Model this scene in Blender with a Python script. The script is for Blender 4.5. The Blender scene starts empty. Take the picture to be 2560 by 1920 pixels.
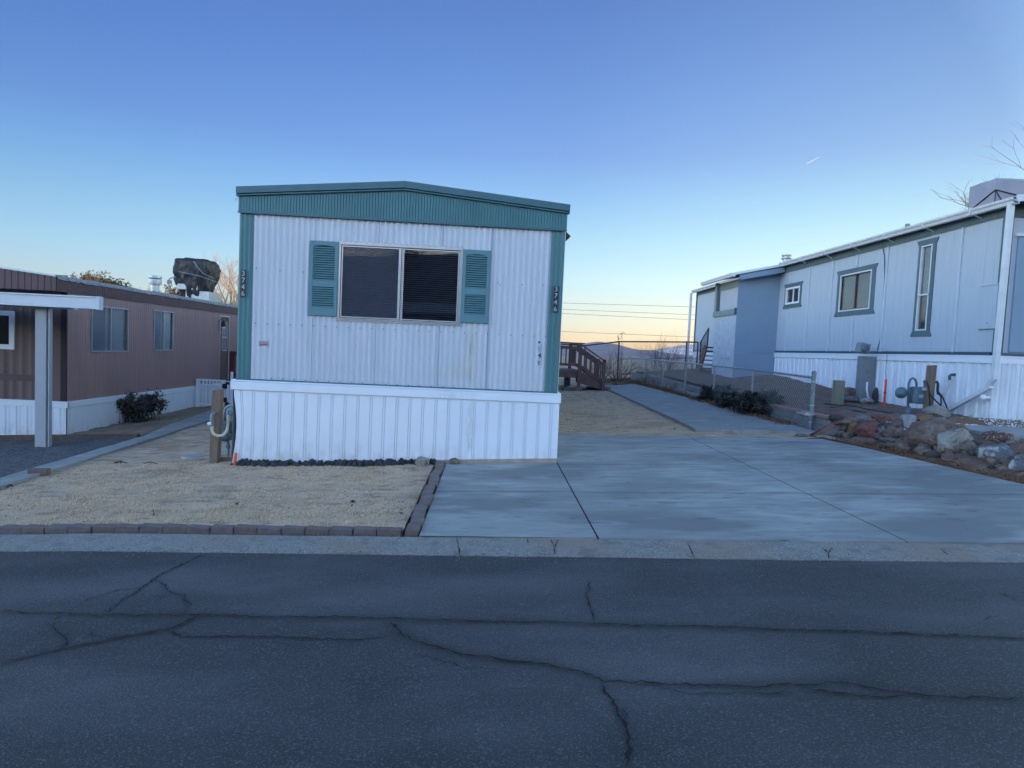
import bpy, math, random
from mathutils import Vector as V, noise, Matrix
R = math.radians
sc = bpy.context.scene
# ------------------------------------------------------------------ camera
cam = bpy.data.cameras.new('camera'); co = bpy.data.objects.new('camera', cam)
sc.collection.objects.link(co); sc.camera = co
CF, CP, CR, CY = 1560.0, .0546, .0458, .0357          # focal (px of 2560), pitch, roll, yaw
CAM = V((0, 0, 1.55))
_c, _s = math.cos, math.sin
FW = V((_s(CY)*_c(CP), _c(CY)*_c(CP), -_s(CP))); _r = V((_c(CY), -_s(CY), 0)); _u = _r.cross(FW)
RT = _r*_c(CR) + _u*_s(CR); UP = -_r*_s(CR) + _u*_c(CR)
co.matrix_world = Matrix(((RT.x, UP.x, -FW.x, CAM.x), (RT.y, UP.y, -FW.y, CAM.y), (RT.z, UP.z, -FW.z, CAM.z), (0, 0, 0, 1)))
cam.sensor_width = 36; cam.lens = 36*CF/2560; cam.clip_end = 30000; cam.clip_start = .05
# ------------------------------------------------------------------ sky and sun (low sun behind the hill at the viewer's back)
SUN_EL, SUN_ROT = R(3.5), R(200)
w = bpy.data.worlds.new('World'); sc.world = w; w.use_nodes = True
nt = w.node_tree; nt.nodes.clear(); N = nt.nodes.new; L = nt.links.new
out = N('ShaderNodeOutputWorld'); bg = N('ShaderNodeBackground'); sky = N('ShaderNodeTexSky')
sky.sky_type = 'NISHITA'; sky.sun_disc = False; sky.sun_elevation = SUN_EL; sky.sun_rotation = SUN_ROT
sky.altitude = 1400; sky.air_density = 1.0; sky.dust_density = .6; sky.ozone_density = 2.2
tc = N('ShaderNodeTexCoord'); sx = N('ShaderNodeSeparateXYZ'); L(tc.outputs['Generated'], sx.inputs[0])
ramp = N('ShaderNodeValToRGB'); cr = ramp.color_ramp
SKY_TINT = [(0, (.96, .80, .95)), (.034, (.95, .80, .95)), (.078, (1.04, .83, .88)), (.115, (1.08, .90, .89)), (.175, (1.02, .90, .86)), (.235, (.90, .84, .90)), (.29, (.80, .73, .90)), (.39, (.72, .70, .94)), (.476, (.66, .66, .94)), (1, (.56, .56, .75))]
cr.elements[0].position = 0; cr.elements[1].position = 1
for i, (p, c) in enumerate(SKY_TINT):
    e = cr.elements[0] if i == 0 else (cr.elements[-1] if i == len(SKY_TINT)-1 else cr.elements.new(p))
    e.position = p; e.color = (*c, 1)
mx = N('ShaderNodeMix'); mx.data_type = 'RGBA'; mx.blend_type = 'MULTIPLY'; mx.inputs[0].default_value = 1
L(sx.outputs['Z'], ramp.inputs[0]); L(sky.outputs[0], mx.inputs[6]); L(ramp.outputs[0], mx.inputs[7])
def sky_gain(src_, socket, stops):        # extra sky brightness, mostly out of view, added to light walls and ground
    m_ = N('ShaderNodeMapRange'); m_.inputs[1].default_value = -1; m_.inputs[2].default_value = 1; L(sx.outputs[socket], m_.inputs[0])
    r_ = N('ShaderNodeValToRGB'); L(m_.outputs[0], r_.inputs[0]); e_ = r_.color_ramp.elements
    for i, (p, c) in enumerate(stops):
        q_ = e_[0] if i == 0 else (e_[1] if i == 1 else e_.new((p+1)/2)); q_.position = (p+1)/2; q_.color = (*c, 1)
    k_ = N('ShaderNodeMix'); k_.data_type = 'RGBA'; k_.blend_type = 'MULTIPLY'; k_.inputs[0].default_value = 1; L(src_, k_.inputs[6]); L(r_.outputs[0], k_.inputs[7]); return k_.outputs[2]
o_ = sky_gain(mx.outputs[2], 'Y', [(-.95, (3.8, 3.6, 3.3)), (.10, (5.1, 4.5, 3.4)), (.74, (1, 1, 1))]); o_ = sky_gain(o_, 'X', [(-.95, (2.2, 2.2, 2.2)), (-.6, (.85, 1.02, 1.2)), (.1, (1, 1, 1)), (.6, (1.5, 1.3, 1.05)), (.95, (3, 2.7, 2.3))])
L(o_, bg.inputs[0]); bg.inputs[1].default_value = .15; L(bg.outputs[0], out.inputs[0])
sl = bpy.data.lights.new('sun', 'SUN'); sl.energy = 2.0; sl.angle = R(.5); sl.color = (1, .62, .34)
so = bpy.data.objects.new('sun', sl); sc.collection.objects.link(so)
sd = V((_s(SUN_ROT)*_c(SUN_EL), _c(SUN_ROT)*_c(SUN_EL), _s(SUN_EL)))
so.rotation_euler = sd.to_track_quat('Z', 'Y').to_euler(); so.location = (0, -20, 30)
sc.view_settings.view_transform = 'Standard'; sc.view_settings.look = 'None'
sc.view_settings.exposure = 1.25; sc.view_settings.gamma = 1
sc.cycles.max_bounces = 8; sc.cycles.transparent_max_bounces = 16
# ------------------------------------------------------------------ ground heights and sight lines
def ss(a, b, x):
    t = min(1, max(0, (x-a)/(b-a))); return t*t*(3-2*t)
def H(x, y):
    xc = max(-14, min(14, x)); yc = max(-10, min(26, y))
    h = .044*xc + .01*yc
    if xc < -3: h -= .0244*(-3-max(xc, -9))
    if x > 14: h += 0
    d = ss(27, 95, y)*ss(-22, -9, x) + ss(90, 190, y)*(1-ss(-22, -9, x))
    h -= 24*d
    if y < -11:
        h += 13.2*ss(11, 60, -y)
    return h
def XE(y): return 5.55 + (9.4-y)*.14          # right edge of the driveway
def ZS(y):                                     # soil height against the right-hand home
    if y < 13: return .75
    if y < 15: return .75+.1*(y-13)
    return min(1.2, .95+.063*(y-15))
def WT(y): return .665+.03*max(0, min(8, y-13))      # top of the block wall
def HR(x, y):
    b = H(x, y)
    if y > 10.3:
        t = min(1, max(0, (x-5.95)/2.65)); z = WT(y)+(ZS(y)-WT(y))*t
        z = max(z, b) if x < 12 else z
        return z*(1-ss(24, 30, y)) + (b+.1)*ss(24, 30, y)
    t = ss(XE(y)+.15, XE(y)+1.45, x); top = .63*ss(4.6, 7.6, y) + (1-ss(4.6, 7.6, y))*(b+.02)
    if x > 8.3: top += .12*ss(9.9, 10.4, y)
    return b-.02 + (max(top, b)-b+.02)*t
def ray(x, y): return (RT*((x-1280)/CF) - UP*((y-960)/CF) + FW)
def Yp(x, y, Y): d = ray(x, y); return CAM + d*(Y/d.y)
def Xp(x, y, X): d = ray(x, y); return CAM + d*(X/d.x)
def G(x, y, f=H):
    d = ray(x, y); t = .5
    while t < 200:
        p = CAM+d*t
        if p.z < f(p.x, p.y): break
        t += .02 if t < 40 else .2
    return V((p.x, p.y, f(p.x, p.y)))
# ------------------------------------------------------------------ object helpers
ORG = {}
def tag(o, label=None, cat=None, group=None, kind=None):
    if label: o['label'] = label
    if cat: o['category'] = cat
    if group: o['group'] = group
    if kind: o['kind'] = kind
    return o
def thing(name, loc, label, cat, group=None):
    o = bpy.data.objects.new(name, None); sc.collection.objects.link(o); o.location = loc; o.empty_display_size = .1
    ORG[o] = V(loc); return tag(o, label, cat, group)
class MB:
    def __init__(s): s.v = []; s.f = []
    def add(s, vs, fs):
        n = len(s.v); s.v += [tuple(v) for v in vs]; s.f += [tuple(i+n for i in f) for f in fs]; return s
    def box(s, x0, x1, y0, y1, z0, z1):
        return s.add([(x, y, z) for z in (z0, z1) for x, y in ((x0, y0), (x1, y0), (x1, y1), (x0, y1))],
                     [(0, 3, 2, 1), (4, 5, 6, 7), (0, 1, 5, 4), (1, 2, 6, 5), (2, 3, 7, 6), (3, 0, 4, 7)])
    def hexa(s, b, t):                      # 4 bottom + 4 top points
        return s.add(list(b)+list(t), [(0, 3, 2, 1), (4, 5, 6, 7), (0, 1, 5, 4), (1, 2, 6, 5), (2, 3, 7, 6), (3, 0, 4, 7)])
    def bar(s, a, b, w, h, up=(0, 0, 1)):   # rectangular bar from a to b
        a, b = V(a), V(b); d = (b-a).normalized(); u = V(up); r = d.cross(u).normalized(); u = r.cross(d)
        q = [r*(i*w/2)+u*(j*h/2) for i, j in ((-1, -1), (1, -1), (1, 1), (-1, 1))]
        return s.hexa([a+k for k in q], [b+k for k in q])
    def tube(s, pts, r, n=8, cap=True):
        pts = [V(p) for p in pts]; rs = r if isinstance(r, (list, tuple)) else [r]*len(pts)
        base = len(s.v); pr = None
        for i, p in enumerate(pts):
            d = (pts[min(i+1, len(pts)-1)]-pts[max(i-1, 0)]).normalized()
            if pr is None: pr = d.cross(V((.13, .31, .94)) if abs(d.z) < .9 else V((1, .1, 0))).normalized()
            pr = (pr-d*pr.dot(d)).normalized(); q = d.cross(pr)
            for k in range(n):
                a = 2*math.pi*k/n; s.v.append(tuple(p+(pr*_c(a)+q*_s(a))*rs[i]))
        for i in range(len(pts)-1):
            for k in range(n):
                a = base+i*n+k; b = base+i*n+(k+1) % n; s.f.append((a, b, b+n, a+n))
        if cap:
            s.f.append(tuple(base+k for k in reversed(range(n)))); s.f.append(tuple(base+(len(pts)-1)*n+k for k in range(n)))
        return s
    def lathe(s, c, prof, n=20, axis='z'):  # prof = [(r, h)]
        pts = []
        for r, h in prof:
            for k in range(n):
                a = 2*math.pi*k/n; x, y = r*_c(a), r*_s(a)
                p = {'z': (x, y, h), 'y': (x, h, y), 'x': (h, x, y)}[axis]; pts.append((c[0]+p[0], c[1]+p[1], c[2]+p[2]))
        fs = [(i*n+k, i*n+(k+1) % n, (i+1)*n+(k+1) % n, (i+1)*n+k) for i in range(len(prof)-1) for k in range(n)]
        fs += [tuple(reversed(range(n))), tuple((len(prof)-1)*n+k for k in range(n))]
        return s.add(pts, fs)
    def prism(s, outline, h0, h1, f):       # outline 2-D points, f(u, v, h) -> point
        n = len(outline)
        return s.add([f(u, v, h0) for u, v in outline]+[f(u, v, h1) for u, v in outline],
                     [tuple(reversed(range(n))), tuple(range(n, 2*n))]+[(i, (i+1) % n, n+(i+1) % n, n+i) for i in range(n)])
    def build(s, name, m, parent=None, at=None, smooth=False, bevel=0, label=None):
        org = ORG.get(parent, V((0, 0, 0))) if parent else V(at or (0, 0, 0))
        me = bpy.data.meshes.new(name); me.from_pydata([(a-org.x, b-org.y, c-org.z) for a, b, c in s.v], [], s.f); me.update()
        if m: me.materials.append(m)
        if smooth:
            me.polygons.foreach_set('use_smooth', [True]*len(me.polygons))
        o = bpy.data.objects.new(name, me); sc.collection.objects.link(o)
        if parent: o.parent = parent; ORG[o] = org
        else: o.location = org; ORG[o] = org
        if bevel:
            b = o.modifiers.new('bevel', 'BEVEL'); b.width = bevel; b.segments = 2; b.limit_method = 'ANGLE'; b.harden_normals = False
        if label: o['label'] = label
        return o
def skin(mb, org, ud, nd, prof, zb, zt, holes=(), rows=1, warp=None):
    """vertical sheet: org + ud*u + nd*d ; prof = [(u, d)] ; holes = (u0, u1, z0, z1)"""
    us = sorted({round(h[i], 4) for h in holes for i in (0, 1)})
    pr = list(prof)
    for u in us:
        for i in range(len(pr)-1):
            if pr[i][0] < u-1e-5 and pr[i+1][0] > u+1e-5:
                t = (u-pr[i][0])/(pr[i+1][0]-pr[i][0]); pr.insert(i+1, (u, pr[i][1]+t*(pr[i+1][1]-pr[i][1]))); break
    org, ud, nd = V(org), V(ud), V(nd)
    def P(u, d, z):
        p = org+ud*u+nd*d; p.z = z
        return warp(p, u, z) if warp else p
    for (u0, d0), (u1, d1) in zip(pr, pr[1:]):
        um = (u0+u1)/2; spans = [(zb, zt)]
        for h in holes:
            if h[0] < um < h[1]:
                spans = [(zb, lambda u, q=h[2]: q), (lambda u, q=h[3]: q, zt)]
        for a, b in spans:
            for k in range(rows):
                f = lambda u, t: a(u)+(b(u)-a(u))*t
                t0, t1 = k/rows, (k+1)/rows
                mb.add([P(u0, d0, f(u0, t0)), P(u1, d1, f(u1, t0)), P(u1, d1, f(u1, t1)), P(u0, d0, f(u0, t1))], [(0, 1, 2, 3)])
    return mb
def wave(Lh, per, dep, shape, off=0):
    out_ = [(0, 0)]; n = int(Lh/per)+2
    for k in range(-1, n):
        for a, d in shape:
            u = k*per+a*per+off
            if out_[-1][0]+1e-4 < u < Lh-1e-4: out_.append((u, d*dep))
    out_.append((Lh, 0)); return out_
SH_RIB = [(0, 0), (.12, .25), (.25, .8), (.36, 1), (.5, .95), (.62, .45), (.72, .1), (.85, 0)]
SH_V = [(0, 0), (.72, 0), (.82, -1), (.92, 0)]
SH_TRAP = [(0, 0), (.3, 0), (.36, 1), (.56, 1), (.62, 0), (.8, 0), (.83, .5), (.9, .5), (.93, 0)]
# ------------------------------------------------------------------ materials
MATS = {}
def mat(name, col, col2=None, sc_=5, var=.12, rough=.75, bump=.15, bsc=80, metal=0, spec=.5, stretch=(1, 1, 1), det=6, hook=None, bd=.01):
    if name in MATS: return MATS[name]
    m = bpy.data.materials.new(name); MATS[name] = m; m.use_nodes = True; t = m.node_tree; n = t.nodes; l = t.links
    b = n['Principled BSDF']; g = n.new('ShaderNodeNewGeometry')
    mp = n.new('ShaderNodeMapping'); mp.inputs['Scale'].default_value = stretch; l.new(g.outputs['Position'], mp.inputs[0])
    nz = n.new('ShaderNodeTexNoise'); nz.inputs['Scale'].default_value = sc_; nz.inputs['Detail'].default_value = det; nz.inputs['Roughness'].default_value = .62
    l.new(mp.outputs[0], nz.inputs[0])
    rp = n.new('ShaderNodeValToRGB'); c = col2 or tuple(x*(1+var) for x in col)
    a = col if col2 else tuple(x*(1-var) for x in col)
    rp.color_ramp.elements[0].position = .32; rp.color_ramp.elements[0].color = (*a, 1)
    rp.color_ramp.elements[1].position = .68; rp.color_ramp.elements[1].color = (*c, 1)
    l.new(nz.outputs[0], rp.inputs[0]); l.new(rp.outputs[0], b.inputs['Base Color'])
    b.inputs['Roughness'].default_value = rough; b.inputs['Metallic'].default_value = metal; b.inputs['Specular IOR Level'].default_value = spec
    if bump:
        n2 = n.new('ShaderNodeTexNoise'); n2.inputs['Scale'].default_value = bsc; n2.inputs['Detail'].default_value = 4
        l.new(mp.outputs[0], n2.inputs[0]); bm = n.new('ShaderNodeBump'); bm.inputs['Strength'].default_value = bump; bm.inputs['Distance'].default_value = bd
        l.new(n2.outputs[0], bm.inputs['Height']); l.new(bm.outputs[0], b.inputs['Normal'])
    if hook: hook(t, n, l, b, g, rp)
    return m
def mulcol(t, n, l, b, fac, col):
    """lay colour col over the base where fac = 1"""
    src = b.inputs['Base Color'].links[0].from_socket
    m = n.new('ShaderNodeMix'); m.data_type = 'RGBA'; l.new(fac, m.inputs[0]); l.new(src, m.inputs[6]); m.inputs[7].default_value = (*col, 1)
    l.new(m.outputs[2], b.inputs['Base Color'])
def mth(n, l, op, a, b_=None, clamp=False):
    q = n.new('ShaderNodeMath'); q.operation = op; q.use_clamp = clamp
    for i, v in enumerate((a, b_)):
        if v is None: continue
        if isinstance(v, (int, float)): q.inputs[i].default_value = v
        else: l.new(v, q.inputs[i])
    return q.outputs[0]
def noisefac(n, l, g, scale, lo, hi, stretch=(1, 1, 1), det=5):
    mp = n.new('ShaderNodeMapping'); mp.inputs['Scale'].default_value = stretch; l.new(g.outputs['Position'], mp.inputs[0])
    z = n.new('ShaderNodeTexNoise'); z.inputs['Scale'].default_value = scale; z.inputs['Detail'].default_value = det; l.new(mp.outputs[0], z.inputs[0])
    r = n.new('ShaderNodeMapRange'); r.inputs[1].default_value = lo; r.inputs[2].default_value = hi; l.new(z.outputs[0], r.inputs[0]); return r.outputs[0]
def h_stain(cx, wx, z0, z1, col, amt, sc_=9):
    def f(t, n, l, b, g, rp):
        s = n.new('ShaderNodeSeparateXYZ'); l.new(g.outputs['Position'], s.inputs[0])
        d = mth(n, l, 'ABSOLUTE', mth(n, l, 'SUBTRACT', s.outputs[0], cx)); k = mth(n, l, 'SUBTRACT', 1, mth(n, l, 'DIVIDE', d, wx), True)
        r = n.new('ShaderNodeMapRange'); r.inputs[1].default_value = z0; r.inputs[2].default_value = z0+.12; l.new(s.outputs[2], r.inputs[0])
        r2 = n.new('ShaderNodeMapRange'); r2.inputs[1].default_value = z1; r2.inputs[2].default_value = z1-.25; l.new(s.outputs[2], r2.inputs[0])
        k = mth(n, l, 'MULTIPLY', mth(n, l, 'MULTIPLY', k, r.outputs[0]), r2.outputs[0])
        k = mth(n, l, 'MULTIPLY', k, noisefac(n, l, g, sc_, .35, .62, (3, 3, .6)))
        mulcol(t, n, l, b, mth(n, l, 'MULTIPLY', k, amt, True), col)
    return f
def h_dirt(z1, col, amt):      # grime rising from the foot of a wall
    def f(t, n, l, b, g, rp):
        s = n.new('ShaderNodeSeparateXYZ'); l.new(g.outputs['Position'], s.inputs[0])
        r = n.new('ShaderNodeMapRange'); r.inputs[1].default_value = z1; r.inputs[2].default_value = z1-.3; l.new(s.outputs[2], r.inputs[0])
        k = mth(n, l, 'MULTIPLY', r.outputs[0], noisefac(n, l, g, 7, .4, .7, (2, 2, .8)))
        mulcol(t, n, l, b, mth(n, l, 'MULTIPLY', k, amt, True), col)
    return f
def hooks(*fs): return lambda *a: [f(*a) for f in fs]
def speckle(scale, lo, hi, col, amt=1):
    def f(t, n, l, b, g, rp):
        mulcol(t, n, l, b, mth(n, l, 'MULTIPLY', noisefac(n, l, g, scale, lo, hi, det=2), amt, True), col)
    return f
def patches(scale, lo, hi, col, amt=1, stretch=(1, 1, 1)):
    def f(t, n, l, b, g, rp):
        mulcol(t, n, l, b, mth(n, l, 'MULTIPLY', noisefac(n, l, g, scale, lo, hi, stretch), amt, True), col)
    return f
def glass_mat(name, tint=(.02, .025, .03), refl=1.0, trans=.55, rough=.02):
    if name in MATS: return MATS[name]
    m = bpy.data.materials.new(name); MATS[name] = m; m.use_nodes = True; t = m.node_tree; n = t.nodes; l = t.links; n.clear()
    o = n.new('ShaderNodeOutputMaterial'); tr = n.new('ShaderNodeBsdfTransparent'); tr.inputs[0].default_value = (trans, trans, trans, 1)
    gl = n.new('ShaderNodeBsdfGlossy'); gl.inputs['Roughness'].default_value = rough
    fr = n.new('ShaderNodeFresnel'); fr.inputs[0].default_value = 1.55
    g = n.new('ShaderNodeNewGeometry'); nz = n.new('ShaderNodeTexNoise'); nz.inputs['Scale'].default_value = 3; nz.inputs['Detail'].default_value = 1; l.new(g.outputs['Position'], nz.inputs[0])
    bm = n.new('ShaderNodeBump'); bm.inputs['Strength'].default_value = .04; bm.inputs['Distance'].default_value = .01; l.new(nz.outputs[0], bm.inputs['Height'])
    l.new(bm.outputs[0], gl.inputs['Normal'])
    a = n.new('ShaderNodeMath'); a.operation = 'MULTIPLY'; a.inputs[1].default_value = refl; a.use_clamp = True; l.new(fr.outputs[0], a.inputs[0])
    mx = n.new('ShaderNodeMixShader'); l.new(a.outputs[0], mx.inputs[0]); l.new(tr.outputs[0], mx.inputs[1]); l.new(gl.outputs[0], mx.inputs[2]); l.new(mx.outputs[0], o.inputs[0])
    return m
def sheer(name, col, alpha):    # insect screen / curtain weave
    if name in MATS: return MATS[name]
    m = mat(name, col, bump=0); b = m.node_tree.nodes['Principled BSDF']; b.inputs['Alpha'].default_value = alpha; return m
#@@MATS
W_SIDE = mat('white siding paint', (.53, .545, .58), var=.05, sc_=3, rough=.42, bump=.05, bsc=40, stretch=(1, 1, .25),
             hook=hooks(h_stain(-.26, .11, 1.05, 1.95, (.42, .38, .27), .75), h_stain(-.42, .3, 1.05, 1.5, (.45, .43, .36), .5), h_stain(-1.9, .35, 1.05, 1.35, (.45, .42, .40), .5), h_stain(.55, .5, 1.0, 1.35, (.48, .48, .42), .45)))
W_SKIRT = mat('white skirting vinyl', (.74, .75, .77), var=.03, sc_=2, rough=.4, bump=.03, bsc=20,
              hook=hooks(h_stain(-.235, .07, .18, .97, (.50, .50, .48), .8, 14), h_dirt(.33, (.50, .44, .36), .75)))
W_BAND = mat('white trim band', (.76, .77, .79), var=.03, sc_=3, rough=.4, bump=.03, hook=h_stain(-.45, .4, .8, 1.1, (.52, .52, .50), .6, 12))
GREEN = mat('green painted metal', (.055, .165, .175), var=.12, sc_=2.5, rough=.5, bump=.06, bsc=30, stretch=(1, 1, .3))
GREEN_D = mat('green roof edge metal', (.036, .115, .135), var=.1, rough=.45, bump=.05)
SHUT = mat('green shutter plastic', (.095, .215, .235), var=.05, rough=.5, bump=.04)
ALU = mat('aluminium window frame', (.42, .42, .42), var=.1, rough=.35, metal=.6, bump=.04)
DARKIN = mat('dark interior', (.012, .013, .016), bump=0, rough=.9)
BLIND = mat('dark blind slats', (.20, .25, .38), bump=0, rough=.6)
BLIND_L = mat('pale blind slats', (.5, .5, .48), bump=0, rough=.6)
GLASS = glass_mat('window glass', refl=.6, trans=.85)
SCREEN = sheer('insect screen', (.06, .066, .09), .55)
ROOFM = mat('roof coating', (.42, .43, .44), var=.15, rough=.6)
GLASS2 = glass_mat('dull window glass', refl=.55, trans=.85)
BLACK = mat('black plastic', (.012, .012, .013), bump=0, rough=.5)
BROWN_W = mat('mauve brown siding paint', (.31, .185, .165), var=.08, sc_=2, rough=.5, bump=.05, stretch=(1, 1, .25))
BROWN_F = mat('shade-darkened brown siding', (.12, .072, .065), var=.15, sc_=2, rough=.55, bump=.05, stretch=(1, 1, .25))  # front wall tone darkened for the shade under the carport roof
BROWN_D = mat('dark brown trim paint', (.085, .038, .042), var=.15, sc_=4, rough=.5, bump=.06)
BLUE_W = mat('pale blue board paint', (.42, .46, .515), var=.04, sc_=4, rough=.65, bump=.12, bsc=60, stretch=(1, 6, .3))
BLUE_D = mat('blue panel paint', (.20, .285, .37), var=.04, sc_=2, rough=.6, bump=.05)
TEAL_G = mat('slate trim paint', (.085, .13, .155), var=.15, sc_=3, rough=.6, bump=.12, bsc=50, stretch=(1, 6, .3))
TEAL_D = mat('dark slate trim paint', (.035, .07, .09), var=.12, rough=.5)
WASH = mat('weathered whitewashed plywood', (.36, .38, .42), (.52, .54, .58), sc_=6, rough=.8, bump=.3, bsc=30)
W_CORR = mat('white corrugated metal', (.72, .74, .76), var=.05, sc_=3, rough=.4, bump=.04, stretch=(1, 1, .3), hook=h_dirt(1.0, (.42, .38, .32), .45))
W_CORR2 = mat('white panel skirting', (.72, .74, .76), var=.05, sc_=3, rough=.45, bump=.04, stretch=(1, 1, .3), hook=h_dirt(-.05, (.45, .34, .25), .5))
GUT = mat('white gutter metal', (.62, .63, .64), var=.06, rough=.4, bump=.03)
POSTW = mat('off white painted metal', (.36, .36, .37), var=.05, rough=.45, bump=.03)
BAG = mat('black brown tarpaulin', (.020, .017, .019), var=.3, sc_=5, rough=.5, bump=.25, bsc=14, stretch=(1, 1, .4))
BAG2 = mat('grey canvas cover', (.30, .30, .35), var=.08, sc_=4, rough=.7, bump=.35, bsc=9)
GALV = mat('galvanised metal', (.38, .40, .41), var=.15, sc_=12, rough=.42, metal=.7, bump=.05)
GALVD = mat('weathered galvanised pipe', (.20, .23, .24), var=.2, sc_=12, rough=.55, metal=.4, bump=.08)
WOOD = mat('weathered post timber', (.15, .10, .065), (.24, .17, .115), sc_=9, rough=.85, bump=.4, bsc=40, stretch=(3, 3, .35))
DECKW = mat('brown stained deck timber', (.085, .042, .036), (.13, .07, .058), sc_=6, rough=.6, bump=.25, bsc=30)
REDW = mat('dark red porch timber', (.10, .02, .018), var=.2, rough=.6)
METER = mat('grey gas meter enamel', (.085, .135, .155), var=.1, sc_=8, rough=.5, bump=.08)
CREAM = mat('yellowed plastic pipe', (.50, .42, .24), (.62, .57, .44), sc_=10, rough=.6, bump=.1)
ORANGE = mat('orange marker plastic', (.75, .07, .02), var=.12, rough=.5, bump=0)
WPLAS = mat('white plastic', (.75, .76, .78), var=.04, rough=.4, bump=0)
CONC = mat('driveway concrete', (.21, .22, .21), (.35, .36, .335), sc_=1.6, rough=.66, bump=.3, bsc=90, stretch=(.55, 1.4, 1), det=8,
           hook=hooks(patches(6, .46, .68, (.15, .16, .16), .6, (.42, 1.6, 1)), patches(.9, .46, .60, (.15, .158, .155), .9, (.6, 1.2, 1)), patches(2.6, .56, .7, (.42, .43, .42), .5, (.45, 1.4, 1)), patches(4.5, .64, .70, (.08, .08, .078), .6, (.9, 2.4, 1)), speckle(160, .62, .7, (.16, .165, .17), .5)))
PATHC = mat('path concrete', (.19, .195, .185), (.29, .295, .28), sc_=3, rough=.8, bump=.25, bsc=60, hook=patches(9, .55, .7, (.18, .185, .18), .6))
GUTC = mat('old gutter concrete', (.16, .155, .14), (.27, .26, .235), sc_=5, rough=.85, bump=.7, bsc=120,
           hook=hooks(speckle(60, .54, .66, (.38, .36, .32), .7), speckle(100, .56, .66, (.07, .07, .07), .7), patches(1.2, .5, .62, (.24, .175, .13), .55), patches(5, .54, .66, (.12, .115, .105), .7)))
def h_attr(t, n, l, b, g, rp):
    a = n.new('ShaderNodeAttribute'); a.attribute_name = 'dark'; mulcol(t, n, l, b, a.outputs['Fac'], (.011, .011, .012))
ASPH = mat('worn asphalt', (.023, .025, .030), (.041, .044, .050), sc_=1.3, rough=.8, bump=.9, bsc=130, det=8,
           hook=hooks(patches(.7, .44, .64, (.11, .113, .12), .7, (.5, 1.4, 1)), patches(2.5, .5, .7, (.03, .031, .036), .6, (.6, 1.2, 1)), speckle(95, .53, .64, (.15, .15, .155), .5), speckle(150, .5, .58, (.014, .015, .018), .5), h_attr))
SAND = mat('dry tan lawn', (.42, .295, .195), (.62, .465, .335), sc_=2.2, rough=.95, bump=1, bsc=60, bd=.03, det=9, stretch=(1, 1.5, 1),
           hook=hooks(patches(1.1, .54, .70, (.30, .19, .10), .75), patches(14, .5, .66, (.56, .44, .29), .6, (1, 1.6, 1)), patches(4, .52, .66, (.22, .155, .10), .75, (1, 2.2, 1)), speckle(45, .6, .68, (.13, .09, .055), .65)))
GRASS = mat('straw blades', (.50, .36, .23), (.78, .60, .43), sc_=30, rough=.9, bump=0)
DIRT = mat('brown soil', (.11, .062, .042), (.22, .135, .095), sc_=4, rough=.95, bump=1, bsc=50, hook=hooks(speckle(60, .6, .68, (.26, .22, .18), .6), patches(1.5, .5, .65, (.13, .085, .062), .7)))
GRAVEL = mat('blue grey gravel', (.025, .026, .03), (.13, .13, .135), sc_=55, rough=.9, bump=1, bsc=45, det=3)
BRICK = mat('brown paver', (.115, .08, .068), (.17, .12, .10), sc_=14, rough=.85, bump=.4, bsc=120)
BRICKG = mat('grey brown paver', (.11, .085, .078), (.17, .135, .125), sc_=12, rough=.85, bump=.4, bsc=120)
LAVA = mat('black lava rock', (.014, .014, .017), (.045, .045, .05), sc_=25, rough=.8, bump=1, bsc=90)
CRACK = mat('open crack', (.004, .004, .004), bump=0, rough=1)
JOINT = mat('joint filler', (.012, .012, .012), bump=0, rough=1)
BLOCK = mat('grey concrete block', (.20, .21, .205), (.29, .295, .285), sc_=8, rough=.9, bump=.4)
CAPR = mat('pink cap block', (.28, .15, .12), (.36, .22, .18), sc_=8, rough=.85, bump=.3)
LEAFD = mat('dark evergreen leaf', (.008, .013, .008), (.03, .036, .022), sc_=8, rough=.45, bump=0, spec=.6)
LEAFP = mat('purple green leaf', (.022, .02, .018), (.055, .05, .035), sc_=8, rough=.45, bump=0, spec=.6)
TWIG = mat('grey brown twig', (.075, .055, .048), (.14, .11, .09), sc_=20, rough=.9, bump=0)
TWIGO = mat('tan bark', (.30, .20, .13), (.42, .30, .2), sc_=10, rough=.9, bump=0)
LITTER = mat('dry brown leaves', (.10, .045, .02), (.22, .115, .05), sc_=30, rough=.9, bump=0)
WCHIP = mat('white stone chips', (.6, .6, .6), (.8, .8, .8), sc_=10, rough=.8, bump=0)
HILLS = mat('far mountain', (.06, .075, .12), (.10, .115, .16), sc_=.004, rough=1, bump=0)  # bluish cast of distance and shade put into the base colour
VALLEY = mat('scrub ground', (.12, .10, .075), (.20, .165, .12), sc_=.05, rough=1, bump=.5, bsc=3, hook=patches(.6, .5, .7, (.07, .065, .05), .6))
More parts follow.
